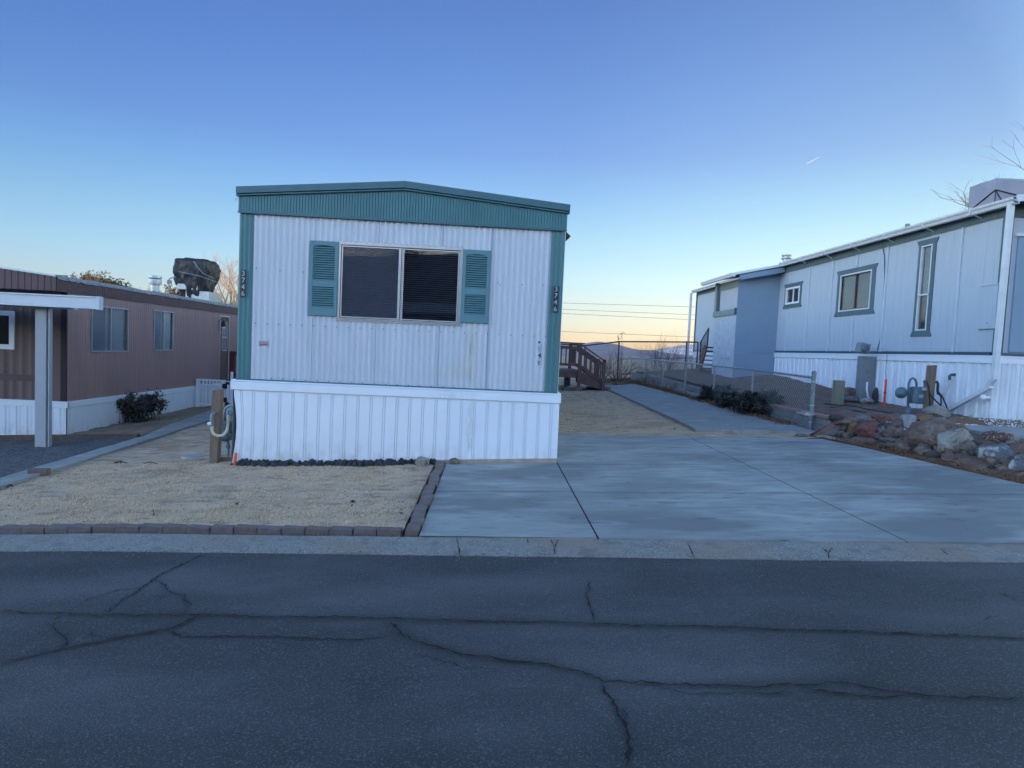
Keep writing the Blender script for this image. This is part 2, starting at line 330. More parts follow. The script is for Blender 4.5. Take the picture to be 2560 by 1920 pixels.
#@@GROUND
def strip(name, m, A, B, nu, nv, dz, f=H, rough=0, thick=0, seed=0, label=None):
    """draped sheet between polyline A and polyline B (lists of (x, y))"""
    def res(Lp, n):
        d = [0]
        for a, b in zip(Lp, Lp[1:]): d.append(d[-1]+math.dist(a, b))
        o = []
        for i in range(n+1):
            s = d[-1]*i/n; k = max(j for j in range(len(d)) if d[j] <= s+1e-9); k = min(k, len(Lp)-2); t = (s-d[k])/(d[k+1]-d[k])
            o.append((Lp[k][0]+(Lp[k+1][0]-Lp[k][0])*t, Lp[k][1]+(Lp[k+1][1]-Lp[k][1])*t))
        return o
    a, b = res(A, nu), res(B, nu); mb = MB()
    for i in range(nu+1):
        for j in range(nv+1):
            t = j/nv; x = a[i][0]*(1-t)+b[i][0]*t; y = a[i][1]*(1-t)+b[i][1]*t
            z = f(x, y)+dz
            if rough: z += rough*(noise.noise(V((x*2.3, y*2.3, seed)))+.5*noise.noise(V((x*9, y*9, seed)))+.4*noise.noise(V((x*23, y*23, seed))))
            mb.v.append((x, y, z))
    W_ = nv+1
    mb.f = [(i*W_+j, (i+1)*W_+j, (i+1)*W_+j+1, i*W_+j+1) for i in range(nu) for j in range(nv)]
    if thick:
        rim = [(i, 0) for i in range(nu+1)]+[(nu, j) for j in range(1, nv+1)]+[(i, nv) for i in range(nu-1, -1, -1)]+[(0, j) for j in range(nv-1, 0, -1)]
        n0 = len(mb.v); ids = [i*W_+j for i, j in rim]
        for q in ids: x, y, z = mb.v[q]; mb.v.append((x, y, z-thick))
        for k in range(len(ids)):
            k2 = (k+1) % len(ids); mb.f.append((ids[k2], ids[k], n0+k, n0+k2))
    me_n = mb
    # make faces point up
    f0 = mb.f[0]; p = [V(mb.v[i]) for i in f0[:3]]
    if (p[1]-p[0]).cross(p[2]-p[0]).z < 0: mb.f = [tuple(reversed(q)) for q in mb.f]
    return mb
def st(o, kind='structure', label=None): o['kind'] = kind; return o if not label else tag(o, label)
# terrain out to the horizon
def axis(vals):
    o = []
    for a, b, s in vals:
        x = a
        while x < b-1e-6: o.append(x); x += s
    o.append(vals[-1][1]); return o
XS = axis([(-9000, -1000, 1000), (-1000, -200, 100), (-200, -40, 20), (-40, -16, 3), (-16, 16, 1), (16, 40, 3), (40, 200, 20), (200, 1000, 100), (1000, 9000, 1000)])
YS = axis([(-1500, -200, 200), (-200, -64, 17), (-64, -8, 4), (-8, 30, 1), (30, 100, 5), (100, 400, 30), (400, 1000, 100), (1000, 12000, 1000)])
mb = MB()
for x in XS:
    for y in YS:
        z = H(x, y)-.05
        if y > 40 or y < -15 or abs(x) > 45: z += .5*noise.noise(V((x*.05, y*.05, 0)))*min(3, 1+abs(y)/300) - .3
        if y < -25: z += 1.6*noise.noise(V((x*.03, 5, 0)))*ss(25, 55, -y)
        mb.v.append((x, y, z))
n_ = len(YS); mb.f = [(i*n_+j, (i+1)*n_+j, (i+1)*n_+j+1, i*n_+j+1) for i in range(len(XS)-1) for j in range(n_-1)]
st(mb.build('ground', VALLEY, smooth=True))
# far mountains
def mountain(name, Y0, ridge, depth, m):
    mb = MB(); n = len(ridge); rows = 14
    for i, (x, z) in enumerate(ridge):
        for j in range(rows+1):
            t = j/rows; y = Y0-depth*(1-t); k = t**1.25
            mb.v.append((x*(1-.0*t)+60*noise.noise(V((x*.004, y*.004, 3)))*(1-t), y, -30+(z+30)*k+22*noise.noise(V((x*.005, y*.004, 9)))*math.sin(math.pi*t)))
        mb.v.append((x, Y0+depth, -60))
    W_ = rows+2; mb.f = [(i*W_+j, (i+1)*W_+j, (i+1)*W_+j+1, i*W_+j+1) for i in range(n-1) for j in range(W_-1)]
    return st(mb.build(name, m, smooth=True))
rp_ = [(-9000, 60), (-6000, 110), (-3000, 90), (-1200, 120), (0, 90), (600, 105), (890, 97), (1024, 120), (1100, 112), (1170, 108), (1240, 94), (1330, 72), (1436, 58), (1530, 64), (1700, 40), (2000, 20), (3000, 60), (9000, 80)]
def interp(tab, x):
    for (a, p), (b, q) in zip(tab, tab[1:]):
        if a <= x <= b: return p+(q-p)*(x-a)/(b-a)
xs = axis([(-9000, 400, 200), (400, 2400, 20), (2400, 9000, 300)])
mountain('hills', 6000, [(x, interp(rp_, x)+4*noise.noise(V((x*.02, 0, 0)))) for x in xs], 2200, HILLS)
SNOW = mat('snowy far mountain', (.16, .17, .2), (.62, .64, .68), sc_=.006, rough=1, bump=0)
rp2 = [(1400, -20), (1900, 40), (2250, 90), (2500, 150), (2750, 190), (3100, 215), (4200, 260), (9000, 200)]
mountain('mountains', 8600, [(x, interp(rp2, x)+7*noise.noise(V((x*.01, 7, 0)))) for x in axis([(1400, 4400, 30), (4400, 9000, 400)])], 2000, SNOW)
# street with cracks
CR = [([(0, 1534), (269, 1539), (503, 1540), (665, 1544), (868, 1546), (995, 1551), (1280, 1557), (1396, 1560), (1488, 1562), (1685, 1569), (1916, 1575), (2119, 1580), (2321, 1590), (2560, 1598)], .006, .055),
      ([(0, 1664), (150, 1626), (289, 1600), (417, 1577), (503, 1542)], .007, .05),
      ([(509, 1386), (388, 1444), (353, 1473), (318, 1496), (278, 1525), (272, 1537)], .009, .012),
      ([(385, 1450), (411, 1464), (417, 1482), (457, 1490), (472, 1516), (463, 1536)], .007, .01),
      ([(417, 1577), (457, 1594), (550, 1594), (665, 1594), (781, 1602), (868, 1606), (960, 1598)], .006, .012),
      ([(972, 1557), (1007, 1591), (1070, 1617), (1157, 1641), (1280, 1655), (1367, 1661), (1442, 1684), (1511, 1707), (1656, 1712), (1731, 1720), (1859, 1720), (2032, 1716), (2119, 1707), (2183, 1724), (2321, 1745), (2560, 1756)], .006, .06),
      ([(1509, 1710), (1514, 1739), (1535, 1759), (1546, 1791), (1563, 1817), (1569, 1852), (1572, 1881), (1563, 1925)], .013, .014),
      ([(1474, 1455), (1465, 1499), (1480, 1528), (1488, 1562)], .007, .01),
      ([(133, 1562), (139, 1583), (168, 1597), (168, 1615), (153, 1623)], .008, .012),
      ([(353, 1470), (289, 1481), (231, 1496), (202, 1513), (168, 1534)], .004, .008),
      ([(2501, 1484), (2560, 1513)], .005, .008),
      ([(2015, 1724), (2113, 1747), (2263, 1746)], .005, .035),
      ([(168, 1534), (140, 1548), (133, 1562)], .004, .006), ([(417, 1490), (400, 1500), (385, 1498)], .004, .006), ([(225, 1582), (228, 1592), (262, 1596), (300, 1592)], .004, .006),
      ([(133, 1562), (190, 1560), (230, 1552), (272, 1540)], .004, .006), ([(1030, 1640), (1100, 1655), (1160, 1672), (1240, 1680)], .003, .006), ([(1640, 1722), (1700, 1736), (1760, 1738), (1880, 1737), (1980, 1741)], .004, .008),
      ([(2460, 1560), (2475, 1545), (2500, 1540)], .003, .005), ([(1542, 1788), (1556, 1775), (1562, 1790), (1560, 1806)], .006, .008)]
def yfront(x): return 4.46-.064*x
def yback(x): return 4.87-.066*x
random.seed(5)
CRG = [([G(*p) for p in pl], w_, s_) for pl, w_, s_ in CR]
def segd(p, a, b):
    ax, ay = a; bx, by = b; dx, dy = bx-ax, by-ay; q = dx*dx+dy*dy or 1e-9
    t = max(0, min(1, ((p[0]-ax)*dx+(p[1]-ay)*dy)/q)); return math.hypot(p[0]-ax-dx*t, p[1]-ay-dy*t)
mb = strip('road', None, [(-5.2, -1), (5.2, -1)], [(-5.2, yfront(-5.2)), (5.2, yfront(5.2))], 400, 210, .0)
dark = []
segs = [((a.x, a.y), (b.x, b.y), s_) for pl, w_, s_ in CRG for a, b in zip(pl, pl[1:])]
v2 = []
for x, y, z in mb.v:
    d = 0
    wx, wy = x+.03*noise.noise(V((x*3, y*3, 0))), y+.03*noise.noise(V((x*3, y*3, 5)))
    if y > 1.8:
        for a, b, s_ in segs:
            if min(a[1], b[1])-.2 < y < max(a[1], b[1])+.2 and min(a[0], b[0])-.2 < x < max(a[0], b[0])+.2:
                s2 = s_*(.8+.9*noise.noise(V((x*1.3, y*1.3, 2))))
                q = segd((wx, wy), a, b)/max(.004, s2); d = max(d, math.exp(-q*q))
    dark.append(d*.55); v2.append((x, y, z-.004*d+.004*noise.noise(V((x*.8, y*.8, 0)))))
mb.v = v2
road = st(mb.build('road', ASPH, smooth=True))
at = road.data.attributes.new('dark', 'FLOAT', 'POINT'); at.data.foreach_set('value', dark)
for sx_ in (-1, 1):      # the street running on to either side
    a = [(sx_*5.2, -1), (sx_*60, -1)]; b = [(sx_*5.2, yfront(sx_*5.2)), (sx_*60, yfront(sx_*5.2)+.1)]
    st(strip('r', None, a, b, 60, 6, 0).build('road', ASPH, smooth=True))
st(strip('r', None, [(-60, -5), (60, -5)], [(-60, -1), (60, -1)], 60, 6, 0).build('road', ASPH, smooth=True))
def ribbon(mb, pts, w_, dz, f=H, jit=.012, step=.018):
    """thin irregular crack ribbon"""
    P_ = []
    for a, b in zip(pts, pts[1:]):
        n = max(1, int((b-a).length/step))
        for k in range(n): P_.append(a.lerp(b, k/n))
    P_.append(pts[-1]); n = len(P_)
    for i, p in enumerate(P_):
        d = (P_[min(i+1, n-1)]-P_[max(i-1, 0)]); q = V((-d.y, d.x, 0)).normalized()
        o = jit*(noise.noise(V((p.x*9, p.y*9, 1)))+.7*noise.noise(V((p.x*30, p.y*30, 1))))
        ww = w_*(.25+.75*abs(noise.noise(V((p.x*14, p.y*14, 4))))*2)*(min(1, i/6+.3, (n-1-i)/6+.3))
        c = p+q*o
        for s in (-1, 1):
            x, y = c.x+q.x*s*ww/2, c.y+q.y*s*ww/2; mb.v.append((x, y, f(x, y)+dz))
    b0 = len(mb.v)-2*n
    for i in range(n-1): mb.f.append((b0+2*i, b0+2*i+1, b0+2*i+3, b0+2*i+2))
mb = MB()
for pl, w_, s_ in CRG: ribbon(mb, pl, w_*(2.6 if s_ > .011 and abs(pl[-1].x-pl[0].x) > abs(pl[-1].y-pl[0].y) else 1.6), .005, jit=.02, step=.012)
st(mb.build('road_cracks', CRACK))
# gutter apron
mb = strip('g', None, [(x, yfront(x)+.0) for x in (-9, 0, 9)], [(x, yback(x)) for x in (-9, 0, 9)], 240, 10, .006, rough=.0035, thick=.1)
st(mb.build('gutter', GUTC, smooth=False))
mb = MB()
for pl in ([(1140, 1346), (1146, 1365), (1150, 1391)], [(1374, 1348), (1386, 1371), (1396, 1350)], [(1386, 1371), (1386, 1392)], [(1719, 1361), (1728, 1380), (1737, 1401)], [(2051, 1371), (2071, 1386), (2083, 1373)], [(2071, 1386), (2070, 1402)], [(2348, 1373), (2372, 1392)], [(1319, 1348), (1319, 1362)]):
    ribbon(mb, [G(*p, lambda x, y: H(x, y)+.006) for p in pl], .014, .013, jit=.008)
st(mb.build('gutter_cracks', CRACK))
# driveway slabs with real joints
JY = [4.87, 6.38, 7.86, 9.2, 10.45]
cols = [(-.508, .898), (.914, 3.285), (3.299, None)]
mbd = MB()
for ci, (x0, x1) in enumerate(cols):
    for k in range(4):
        if ci == 0 and k > 1: continue
        y0, y1 = JY[k], JY[k+1]
        if ci == 0 and k == 1: y1 = 7.95
        sk = lambda x, y, k_: y-(.066 if k_ == 0 else (.05 if k_ < 4 else .15))*(x if k_ < 4 else x-1.1)
        xa, xb = (x0, x1) if x1 else (x0, None)
        def pt(x, kk, yy):
            xx = x if x is not None else XE(yy)-.02
            return (xx, sk(xx, yy, kk))
        g_ = .017 if k else .014
        A = [pt(xa, k, y0+g_), pt(xb, k, y0+g_)]; kk = 3 if (ci == 0 and k == 1) else k+1
        B = [pt(xa, kk if ci or k == 0 else 99, y1-.003), pt(xb, kk if ci or k == 0 else 99, y1-.003)]
        if ci == 0 and k == 1: B = [(x0, 7.95), (x1, 7.95)]
        s_ = strip('d', None, A, B, 12, 10, .014, thick=.1); n0 = len(mbd.v); mbd.v += s_.v; mbd.f += [tuple(i+n0 for i in f) for f in s_.f]
st(mbd.build('driveway', CONC))
st(strip('j', None, [(-.5, 4.9), (6, 4.55)], [(-.5, 7.9), (5.5, 10)], 20, 10, .0115).build('driveway_joint_fill', JOINT))
# dirt crack shards at the driveway corner
# front lawn, side yard, back yard
def LW(x, y): return H(x, y)
mb = strip('l', None, [(-.66, 5.03), (-3.2, 5.2), (-4.9, 5.33), (-6.6, 5.45)], [(-.66, 8.3), (-2.6, 8.3), (-4.2, 8.3), (-5.45, 8.3)], 200, 90, .0, rough=.012)
st(mb.build('lawn', SAND, smooth=True))
mb = strip('l', None, [(-5.45, 8.3), (-3.1, 8.3)], [(-7.45, 20), (-3.1, 20)], 60, 140, .0, rough=.012)
st(mb.build('side_yard', SAND, smooth=True))
mb = strip('l', None, [(.9, 10.44), (3.2, 10.1), (5.7, 9.75)], [(.9, 26), (3.6, 26), (6, 26)], 60, 160, .0, rough=.012)
st(mb.build('back_yard', SAND, smooth=True))
# left walk, gravel bed, soil
WL = [(-5.56, 4.6), (-5.62, 7.0), (-5.72, 9.0), (-5.8, 10.7), (-6.1, 12.0), (-6.55, 14.9)]
WR = [(-5.22, 4.6), (-5.27, 7.0), (-5.4, 9.0), (-5.5, 10.7), (-5.6, 12.0), (-5.75, 14.9)]
st(strip('w', None, WR, WL, 80, 5, .035, rough=.006, thick=.1).build('walk', PATHC))
st(strip('w', None, [(-14, 5), (-5.7, 5)], [(-14, 10.75), (-5.85, 10.75)], 260, 180, .0, rough=.022, seed=4).build('gravel_bed', GRAVEL))
st(strip('w', None, [(-7.6, 10.82), (-5.9, 10.82)], [(-7.6, 16), (-6.5, 16)], 40, 60, .012, rough=.03, seed=2).build('soil', mat('tan soil', (.15, .11, .075), (.25, .19, .13), sc_=5, rough=.95, bump=1, bsc=50)))
o = MB().bar((-12, 10.8, H(-12, 10.8)+.03), (-5.95, 10.8, H(-5.95, 10.8)+.01), .09, .09).build('timber_edging', mat('dark edging timber', (.07, .045, .035), (.13, .09, .07), sc_=9, rough=.9), at=(-9, 10.8, -.3), bevel=.01)
tag(o, 'long weathered timber edging between the grey gravel and the mauve home', 'edging')
# right path (raised slab), with its own dark side
st(strip('w', None, [(3.62, 10.72), (3.68, 12), (3.75, 15.7), (3.86, 20.3), (3.3, 21.2)], [(5.6, 10.35), (5.6, 12), (5.5, 15.7), (5.4, 19), (5.3, 22.6)], 60, 14, .055, rough=.006, thick=.12).build('path', PATHC))
# raised yard behind the block wall and the rocks
mb = MB(); xs = [5.2+.1*i for i in range(13)]+[6.5+.25*i for i in range(31)]; ys = [4.6+.1*i for i in range(58)]+[10.3001]+[10.45+.3*i for i in range(60)]
for x in xs:
    for y in ys:
        xx = max(x, 5.97) if y > 10.3 else max(x, XE(y)+.0)
        mb.v.append((xx, y, HR(xx, y)+.035*noise.noise(V((x*2, y*2, 0)))+.022*noise.noise(V((x*7, y*7, 0)))))
n_ = len(ys); mb.f = [(i*n_+j, (i+1)*n_+j, (i+1)*n_+j+1, i*n_+j+1) for i in range(len(xs)-1) for j in range(n_-1)]
st(mb.build('raised_yard', DIRT, smooth=True))
mb = strip('s', None, [(7.2, 8.3), (12, 8.3)], [(7.25, 9.85), (12, 9.85)], 10, 10, 0, f=lambda x, y: .67, thick=.1)
st(mb.build('patio_slab', PATHC))
# ------------------------------------------------------------------ brick edging, each brick its own object
random.seed(11)
def brick(p, ang, L_, W_, H_, m, lab, grp, tilt=0):
    mb = MB(); mb.box(-L_/2, L_/2, -W_/2, W_/2, -H_*.6, H_*.4)
    mb.v = [(x+random.uniform(-.003, .003), y+random.uniform(-.003, .003), z+random.uniform(-.003, .003)) for x, y, z in mb.v]
    o = mb.build('paver_brick', m, bevel=.005); o.location = p; o.rotation_euler = (random.uniform(-.03, .03)+tilt, random.uniform(-.02, .02), ang)
    return tag(o, lab, 'paver', grp)
fx = -.66; i = 0
while fx > -6.6:
    L_ = .196; x = fx-L_/2; y = 4.985-.066*x
    if x > -3.4:
        brick((x, y+random.uniform(-.008, .008), H(x, y)+.006+random.uniform(-.004, .004)), -.066+random.uniform(-.03, .03), L_-.006, .08, .09, BRICKG if i % 3 else BRICK, 'brown paver brick in the row between the tan lawn and the gutter', 'pavers edging the lawn')
    else:
        brick((x, y+random.uniform(-.012, .012), H(x, y)+.002), -.066+random.uniform(-.04, .04), L_-.006, .10, .09, BRICK if i % 2 else BRICKG, 'half-sunk brown paver at the left end of the row along the gutter', 'sunken pavers edging the lawn', random.uniform(-.08, .05))
    fx -= L_; i += 1
y = 5.06; i = 0
while y < 7.95:
    brick((-.575+.012*math.sin(i*1.7), y, H(-.57, y)+.008), R(90)+random.uniform(-.05, .05), .199, .105, .08, BRICKG if i % 4 else BRICK, 'grey brown paver in the row between the lawn and the driveway', 'pavers beside the driveway')
    y += .204; i += 1
p = G(98, 1190); brick((p.x, p.y, p.z+.05), .1, .2, .1, .09, BRICK, 'single brown paver standing beside the concrete walk', None)
# ------------------------------------------------------------------ rocks
def rock(seed, a, b, c, cuts=9, sub=3, rough=.12):
    import bmesh
    bm = bmesh.new(); bmesh.ops.create_icosphere(bm, subdivisions=sub, radius=1); rnd = random.Random(seed)
    pl = [(V((rnd.gauss(0, 1), rnd.gauss(0, 1), rnd.gauss(0, 1))).normalized(), rnd.uniform(.58, .88)) for _ in range(cuts)]
    for v in bm.verts:
        for n, d in pl:
            k = v.co.dot(n)
            if k > d: v.co -= n*(k-d)*.98
        v.co += v.co.normalized()*rough*(noise.noise(v.co*1.6+V((seed, 0, 0)))+.35*noise.noise(v.co*5+V((seed, 3, 0))))
        v.co = V((v.co.x*a, v.co.y*b, v.co.z*c))
    mb = MB(); bm.verts.index_update(); mb.v = [tuple(v.co) for v in bm.verts]; mb.f = [tuple(v.index for v in f.verts) for f in bm.faces]; bm.free()
    return mb
def rmat(nm, a, b, bsc=30, hook=None):
    hook = hooks(*([hook] if hook else []), patches(16, .56, .66, tuple(x*.45 for x in a), .7), speckle(70, .6, .68, tuple(min(.6, x*1.7) for x in b), .5))
    return mat(nm, a, b, sc_=9, rough=.9, bump=.8, bsc=bsc, hook=hook, bd=.04)
RK = dict(
    pale=rmat('pale limestone', (0.187, 0.172, 0.14), (0.312, 0.292, 0.25), hook=patches(5, .5, .7, (0.187, 0.156, 0.101), .6)),
    white=rmat('whitish granite', (0.211, 0.207, 0.203), (0.328, 0.32, 0.312)),
    red=rmat('red sandstone', (0.117, 0.0429, 0.0351), (0.187, 0.0741, 0.0585)),
    brown=rmat('brown purple stone', (0.0936, 0.0569, 0.0468), (0.172, 0.109, 0.0897)),
    brown2=rmat('brown mottled stone', (0.0936, 0.0663, 0.0507), (0.195, 0.144, 0.113), hook=patches(9, .55, .7, (0.234, 0.179, 0.125), .6)),
    grey=rmat('grey stone', (0.0936, 0.0858, 0.078), (0.172, 0.16, 0.148)),
    dark=rmat('dark stone', (0.0312, 0.0265, 0.025), (0.078, 0.0663, 0.0624)),
    rust=rmat('rust orange stone', (0.133, 0.0663, 0.0312), (0.234, 0.133, 0.0702)),
    spot=rmat('speckled brown stone', (0.078, 0.0468, 0.0351), (0.148, 0.0897, 0.0663), hook=speckle(28, .58, .66, (0.39, 0.312, 0.257), .8)),
    lime=rmat('lime stained stone', (0.0858, 0.0858, 0.0936), (0.156, 0.156, 0.156), hook=patches(6, .46, .54, (0.39, 0.413, 0.429), .85)))
# (px, py of centre, half width px, half height px, kind, label)
ROCKS = [
 (2383, 1109, 45, 33, 'pale', 'large pale limestone boulder leaning at the right of the rock pile'),
 (2418, 1121, 20, 20, 'brown2', 'brown stone wedged right behind the large pale boulder'),
 (2272, 1056, 21, 20, 'white', 'whitish rounded rock on top of the pile below the gas meter'),
 (2335, 1092, 55, 42, 'brown2', 'biggest mottled brown boulder in the middle of the rock pile'),
 (2290, 1090, 26, 28, 'brown', 'purple brown boulder left of the biggest mottled boulder'),
 (2496, 1093, 31, 16, 'spot', 'oval speckled brown rock resting on the patio slab edge'),
 (2545, 1124, 28, 21, 'brown', 'rounded brown rock at the right edge of the picture'),
 (2488, 1135, 41, 22, 'lime', 'grey boulder splashed with white lime, below the speckled oval rock'),
 (2546, 1164, 24, 24, 'lime', 'white crusted grey stone low at the right edge of the picture'),
 (2320, 1058, 33, 16, 'rust', 'rust orange flat rock beside the whitish rounded rock'),
 (2308, 1045, 26, 11, 'brown', 'dark brown slab-like rock just under the pale wedge rock'),
 (2345, 1032, 30, 17, 'pale', 'tan wedge-shaped rock at the foot of the timber meter post'),
 (2362, 1085, 30, 20, 'dark', 'blackish rock streaked with grey, behind the large pale boulder'),
 (2400, 1071, 14, 10, 'rust', 'small tan rusty rock in front of the patio slab'),
 (2168, 1079, 29, 19, 'red', 'brick red rock in the left half of the pile'),
 (2201, 1047, 27, 9, 'red', 'flat dull red rock on the top row of the pile'),
 (2135, 1077, 15, 17, 'rust', 'brown and rust rock left of the brick red rock'),
 (2160, 1050, 22, 14, 'grey', 'blue grey rock on the top row left of the flat red rock'),
 (2100, 1056, 24, 11, 'brown2', 'tan brown slanting rock at the left end of the top row'),
 (2092, 1045, 17, 11, 'dark', 'dark grey wedge rock behind the slanting tan rock'),
 (2118, 1053, 20, 15, 'brown', 'mauve brown rock leaning right of the dark wedge rock'),
 (2108, 1068, 17, 12, 'brown', 'mauve brown rock above the planter stone'),
 (2080, 1081, 25, 12, 'grey', 'grey hollow concrete stone at the left foot of the pile'),
 (2148, 1066, 18, 13, 'dark', 'dark grey stone just above the brick red rock'),
 (2225, 1085, 20, 16, 'brown', 'dull brown stone right of the brick red rock'),
 (2253, 1084, 18, 11, 'brown2', 'flat grey brown stone in the second row'),
 (2245, 1062, 20, 14, 'brown', 'purplish stone left of the whitish rounded rock'),
 (2215, 1066, 20, 12, 'dark', 'dark purple stone under the flat dull red rock'),
 (2228, 1102, 24, 8, 'grey', 'low flat blue grey stone at the foot of the pile'),
 (2254, 1121, 22, 17, 'brown2', 'grey pink rock at the foot of the pile in the leaves'),
 (2375, 1147, 19, 14, 'brown', 'grey purple rock in the leaves below the large pale boulder'),
 (2310, 1131, 24, 14, 'brown2', 'crumbly tan rock below the biggest mottled boulder'),
 (2205, 1080, 12, 14, 'grey', 'small grey rock pressed against the brick red rock'),
 (2440, 1110, 18, 10, 'dark', 'dark flat rock under the speckled oval rock'),
 (2275, 1108, 14, 14, 'brown', 'small brown rock left below the biggest mottled boulder'),
 (2193, 1062, 16, 9, 'brown', 'low brown rock below the flat dull red rock'),
 (2130, 1062, 12, 9, 'grey', 'small grey stone in the left of the second row'),
 (2350, 1125, 16, 14, 'brown', 'brown stone between the mottled boulder and the pale boulder'),
 (1063+960, 1084, 0, 0, None, None)]
for i, (px, py, hw, hh, k, lab) in enumerate(ROCKS):
    if not k: continue
    g = G(px, py+hh*.55, HR); dd = (g-CAM).dot(FW); a = hw/CF*dd; c = max(hh/CF*dd, .04)
    c_ = CAM+ray(px, py)*(dd+.35*a)
    o = rock(i+3, a*1.2, a*1.0, c*1.32, cuts=16, sub=4 if hw > 24 else 3, rough=.10).build('rock', RK[k], smooth=False)
    for pg in o.data.polygons: pg.use_smooth = True
    o.location = c_; o.rotation_euler = (0, 0, 0)
    tag(o, lab, 'rock', 'rocks piled along the driveway')
rnd = random.Random(19); fill = [rock(200+j, .1, .085, .07, cuts=12, sub=2, rough=.25).v for j in range(5)]; ff = rock(200, .1, .085, .07, cuts=12, sub=2, rough=.25).f
for k in range(90):
    y = rnd.uniform(6.3, 10.2); x = XE(y)+rnd.uniform(.28, 1.35)*(.55+.45*ss(6, 8, y)); s_ = rnd.uniform(.35, 1.15); mb = MB(); mb.v = [tuple(V(v)*s_) for v in fill[k % 5]]; mb.f = ff
    o = mb.build('rock', RK[('brown', 'dark', 'brown2', 'brown2', 'dark', 'brown')[k % 6]], smooth=True); o.location = (x, y, HR(x, y)+.03*s_); o.rotation_euler = (rnd.uniform(-.4, .4), rnd.uniform(-.4, .4), rnd.uniform(0, 6))
    tag(o, 'small filler stone in the gaps of the rock pile beside the driveway', 'rock', 'small stones in the rock pile')
for px, py, hw, hh, k, lab in [(1059, 1153, 18, 11, 'pale', 'tan rounded rock at the foot of the white skirting'), (1137, 1153, 14, 8, 'brown2', 'grey pink rock beside the driveway pavers under the skirting'),
                               (2015, 1082, 22, 5, 'white', 'flat pale broken stone at the foot of the fence end post'), (2008, 1090, 16, 4, 'brown2', 'low brown stone in front of the flat pale stone'),
                               (2125, 985, 18, 14, 'brown2', 'brown stump-like stone left of the grey meter pedestal'), (2130, 1000, 24, 8, 'grey', 'low grey stone left of the pedestal foot'), (2168, 1003, 15, 8, 'white', 'pale stone at the foot of the meter pedestal'), (2187, 990, 8, 20, 'dark', 'dark upright stone right of the meter pedestal')]:
    g = G(px, py+hh*.8, HR if px > 1900 else H); dd = (g-CAM).dot(FW); a = hw/CF*dd; c = hh/CF*dd
    o = rock(px, a*1.15, a*.9, c*1.3, cuts=7).build('rock', RK[k], smooth=True); o.location = (g.x, g.y+(.3*a if px > 1900 else -.06), g.z+c*.75); tag(o, lab, 'rock')
x = -3.17; i = 0; random.seed(3)
protos = [rock(50+j, .045, .035, .03, cuts=7, sub=2, rough=.2).build('lava_rock', LAVA).data for j in range(6)]
for o in [o for o in bpy.data.objects if o.name.startswith('lava_rock')]: bpy.data.objects.remove(o)
while x < -.66:
    for row in range(2 if random.random() < .75 else 1):
        o = bpy.data.objects.new('lava_rock', protos[i % 6]); sc.collection.objects.link(o)
        yy = 7.955-row*.06-random.uniform(0, .03)-.05*ss(-3.2, -2.6, x)*(1-ss(-1.6, -.9, x)); s = random.uniform(.6, 1.25)
        o.location = (x+random.uniform(-.02, .02), yy, H(x, yy)+.018+.015*(row == 0)); o.rotation_euler = [random.uniform(0, 6) for _ in range(3)]; o.scale = (s, s, s)
        tag(o, 'small black lava rock in the strip along the foot of the white skirting', 'rock', 'black lava rocks along the skirting'); i += 1
    x += random.uniform(.028, .05)
# ------------------------------------------------------------------ text as mesh
def text(name, s, size, M_, m, parent, ext=.003, bold=0):
    cu = bpy.data.curves.new(name, 'FONT'); cu.body = s; cu.size = size; cu.extrude = ext; cu.align_x = 'CENTER'; cu.align_y = 'CENTER'; cu.offset = bold
    t_ = bpy.data.objects.new('t', cu); sc.collection.objects.link(t_); bpy.context.view_layer.update()
    me = bpy.data.meshes.new_from_object(t_.evaluated_get(bpy.context.evaluated_depsgraph_get())); bpy.data.objects.remove(t_)
    mb = MB(); mb.v = [tuple(M_ @ v.co) for v in me.vertices]; mb.f = [tuple(p.vertices) for p in me.polygons]
    return mb.build(name, m, parent)
def facing(x, y, z): return Matrix(((1, 0, 0, x), (0, 0, -1, y), (0, 1, 0, z), (0, 0, 0, 1)))   # text facing -Y
# ------------------------------------------------------------------ windows
def win_frame(mb, P, a0, a1, z0, z1, w_, d0, d1):
    """frame of bars; P(a, d, z) -> point; a along wall, d out from wall"""
    for A0, A1, Z0, Z1 in ((a0, a1, z1-w_, z1), (a0, a1, z0, z0+w_), (a0, a0+w_, z0+w_, z1-w_), (a1-w_, a1, z0+w_, z1-w_)):
        mb.hexa([P(A0, d0, Z0), P(A1, d0, Z0), P(A1, d1, Z0), P(A0, d1, Z0)], [P(A0, d0, Z1), P(A1, d0, Z1), P(A1, d1, Z1), P(A0, d1, Z1)])
def slab(mb, P, a0, a1, z0, z1, d0, d1):
    return mb.hexa([P(a0, d0, z0), P(a1, d0, z0), P(a1, d1, z0), P(a0, d1, z0)], [P(a0, d0, z1), P(a1, d0, z1), P(a1, d1, z1), P(a0, d1, z1)])
def fix(o):     # make normals consistent
    import bmesh
    bm = bmesh.new(); bm.from_mesh(o.data); bmesh.ops.recalc_face_normals(bm, faces=bm.faces); bm.to_mesh(o.data); bm.free(); return o
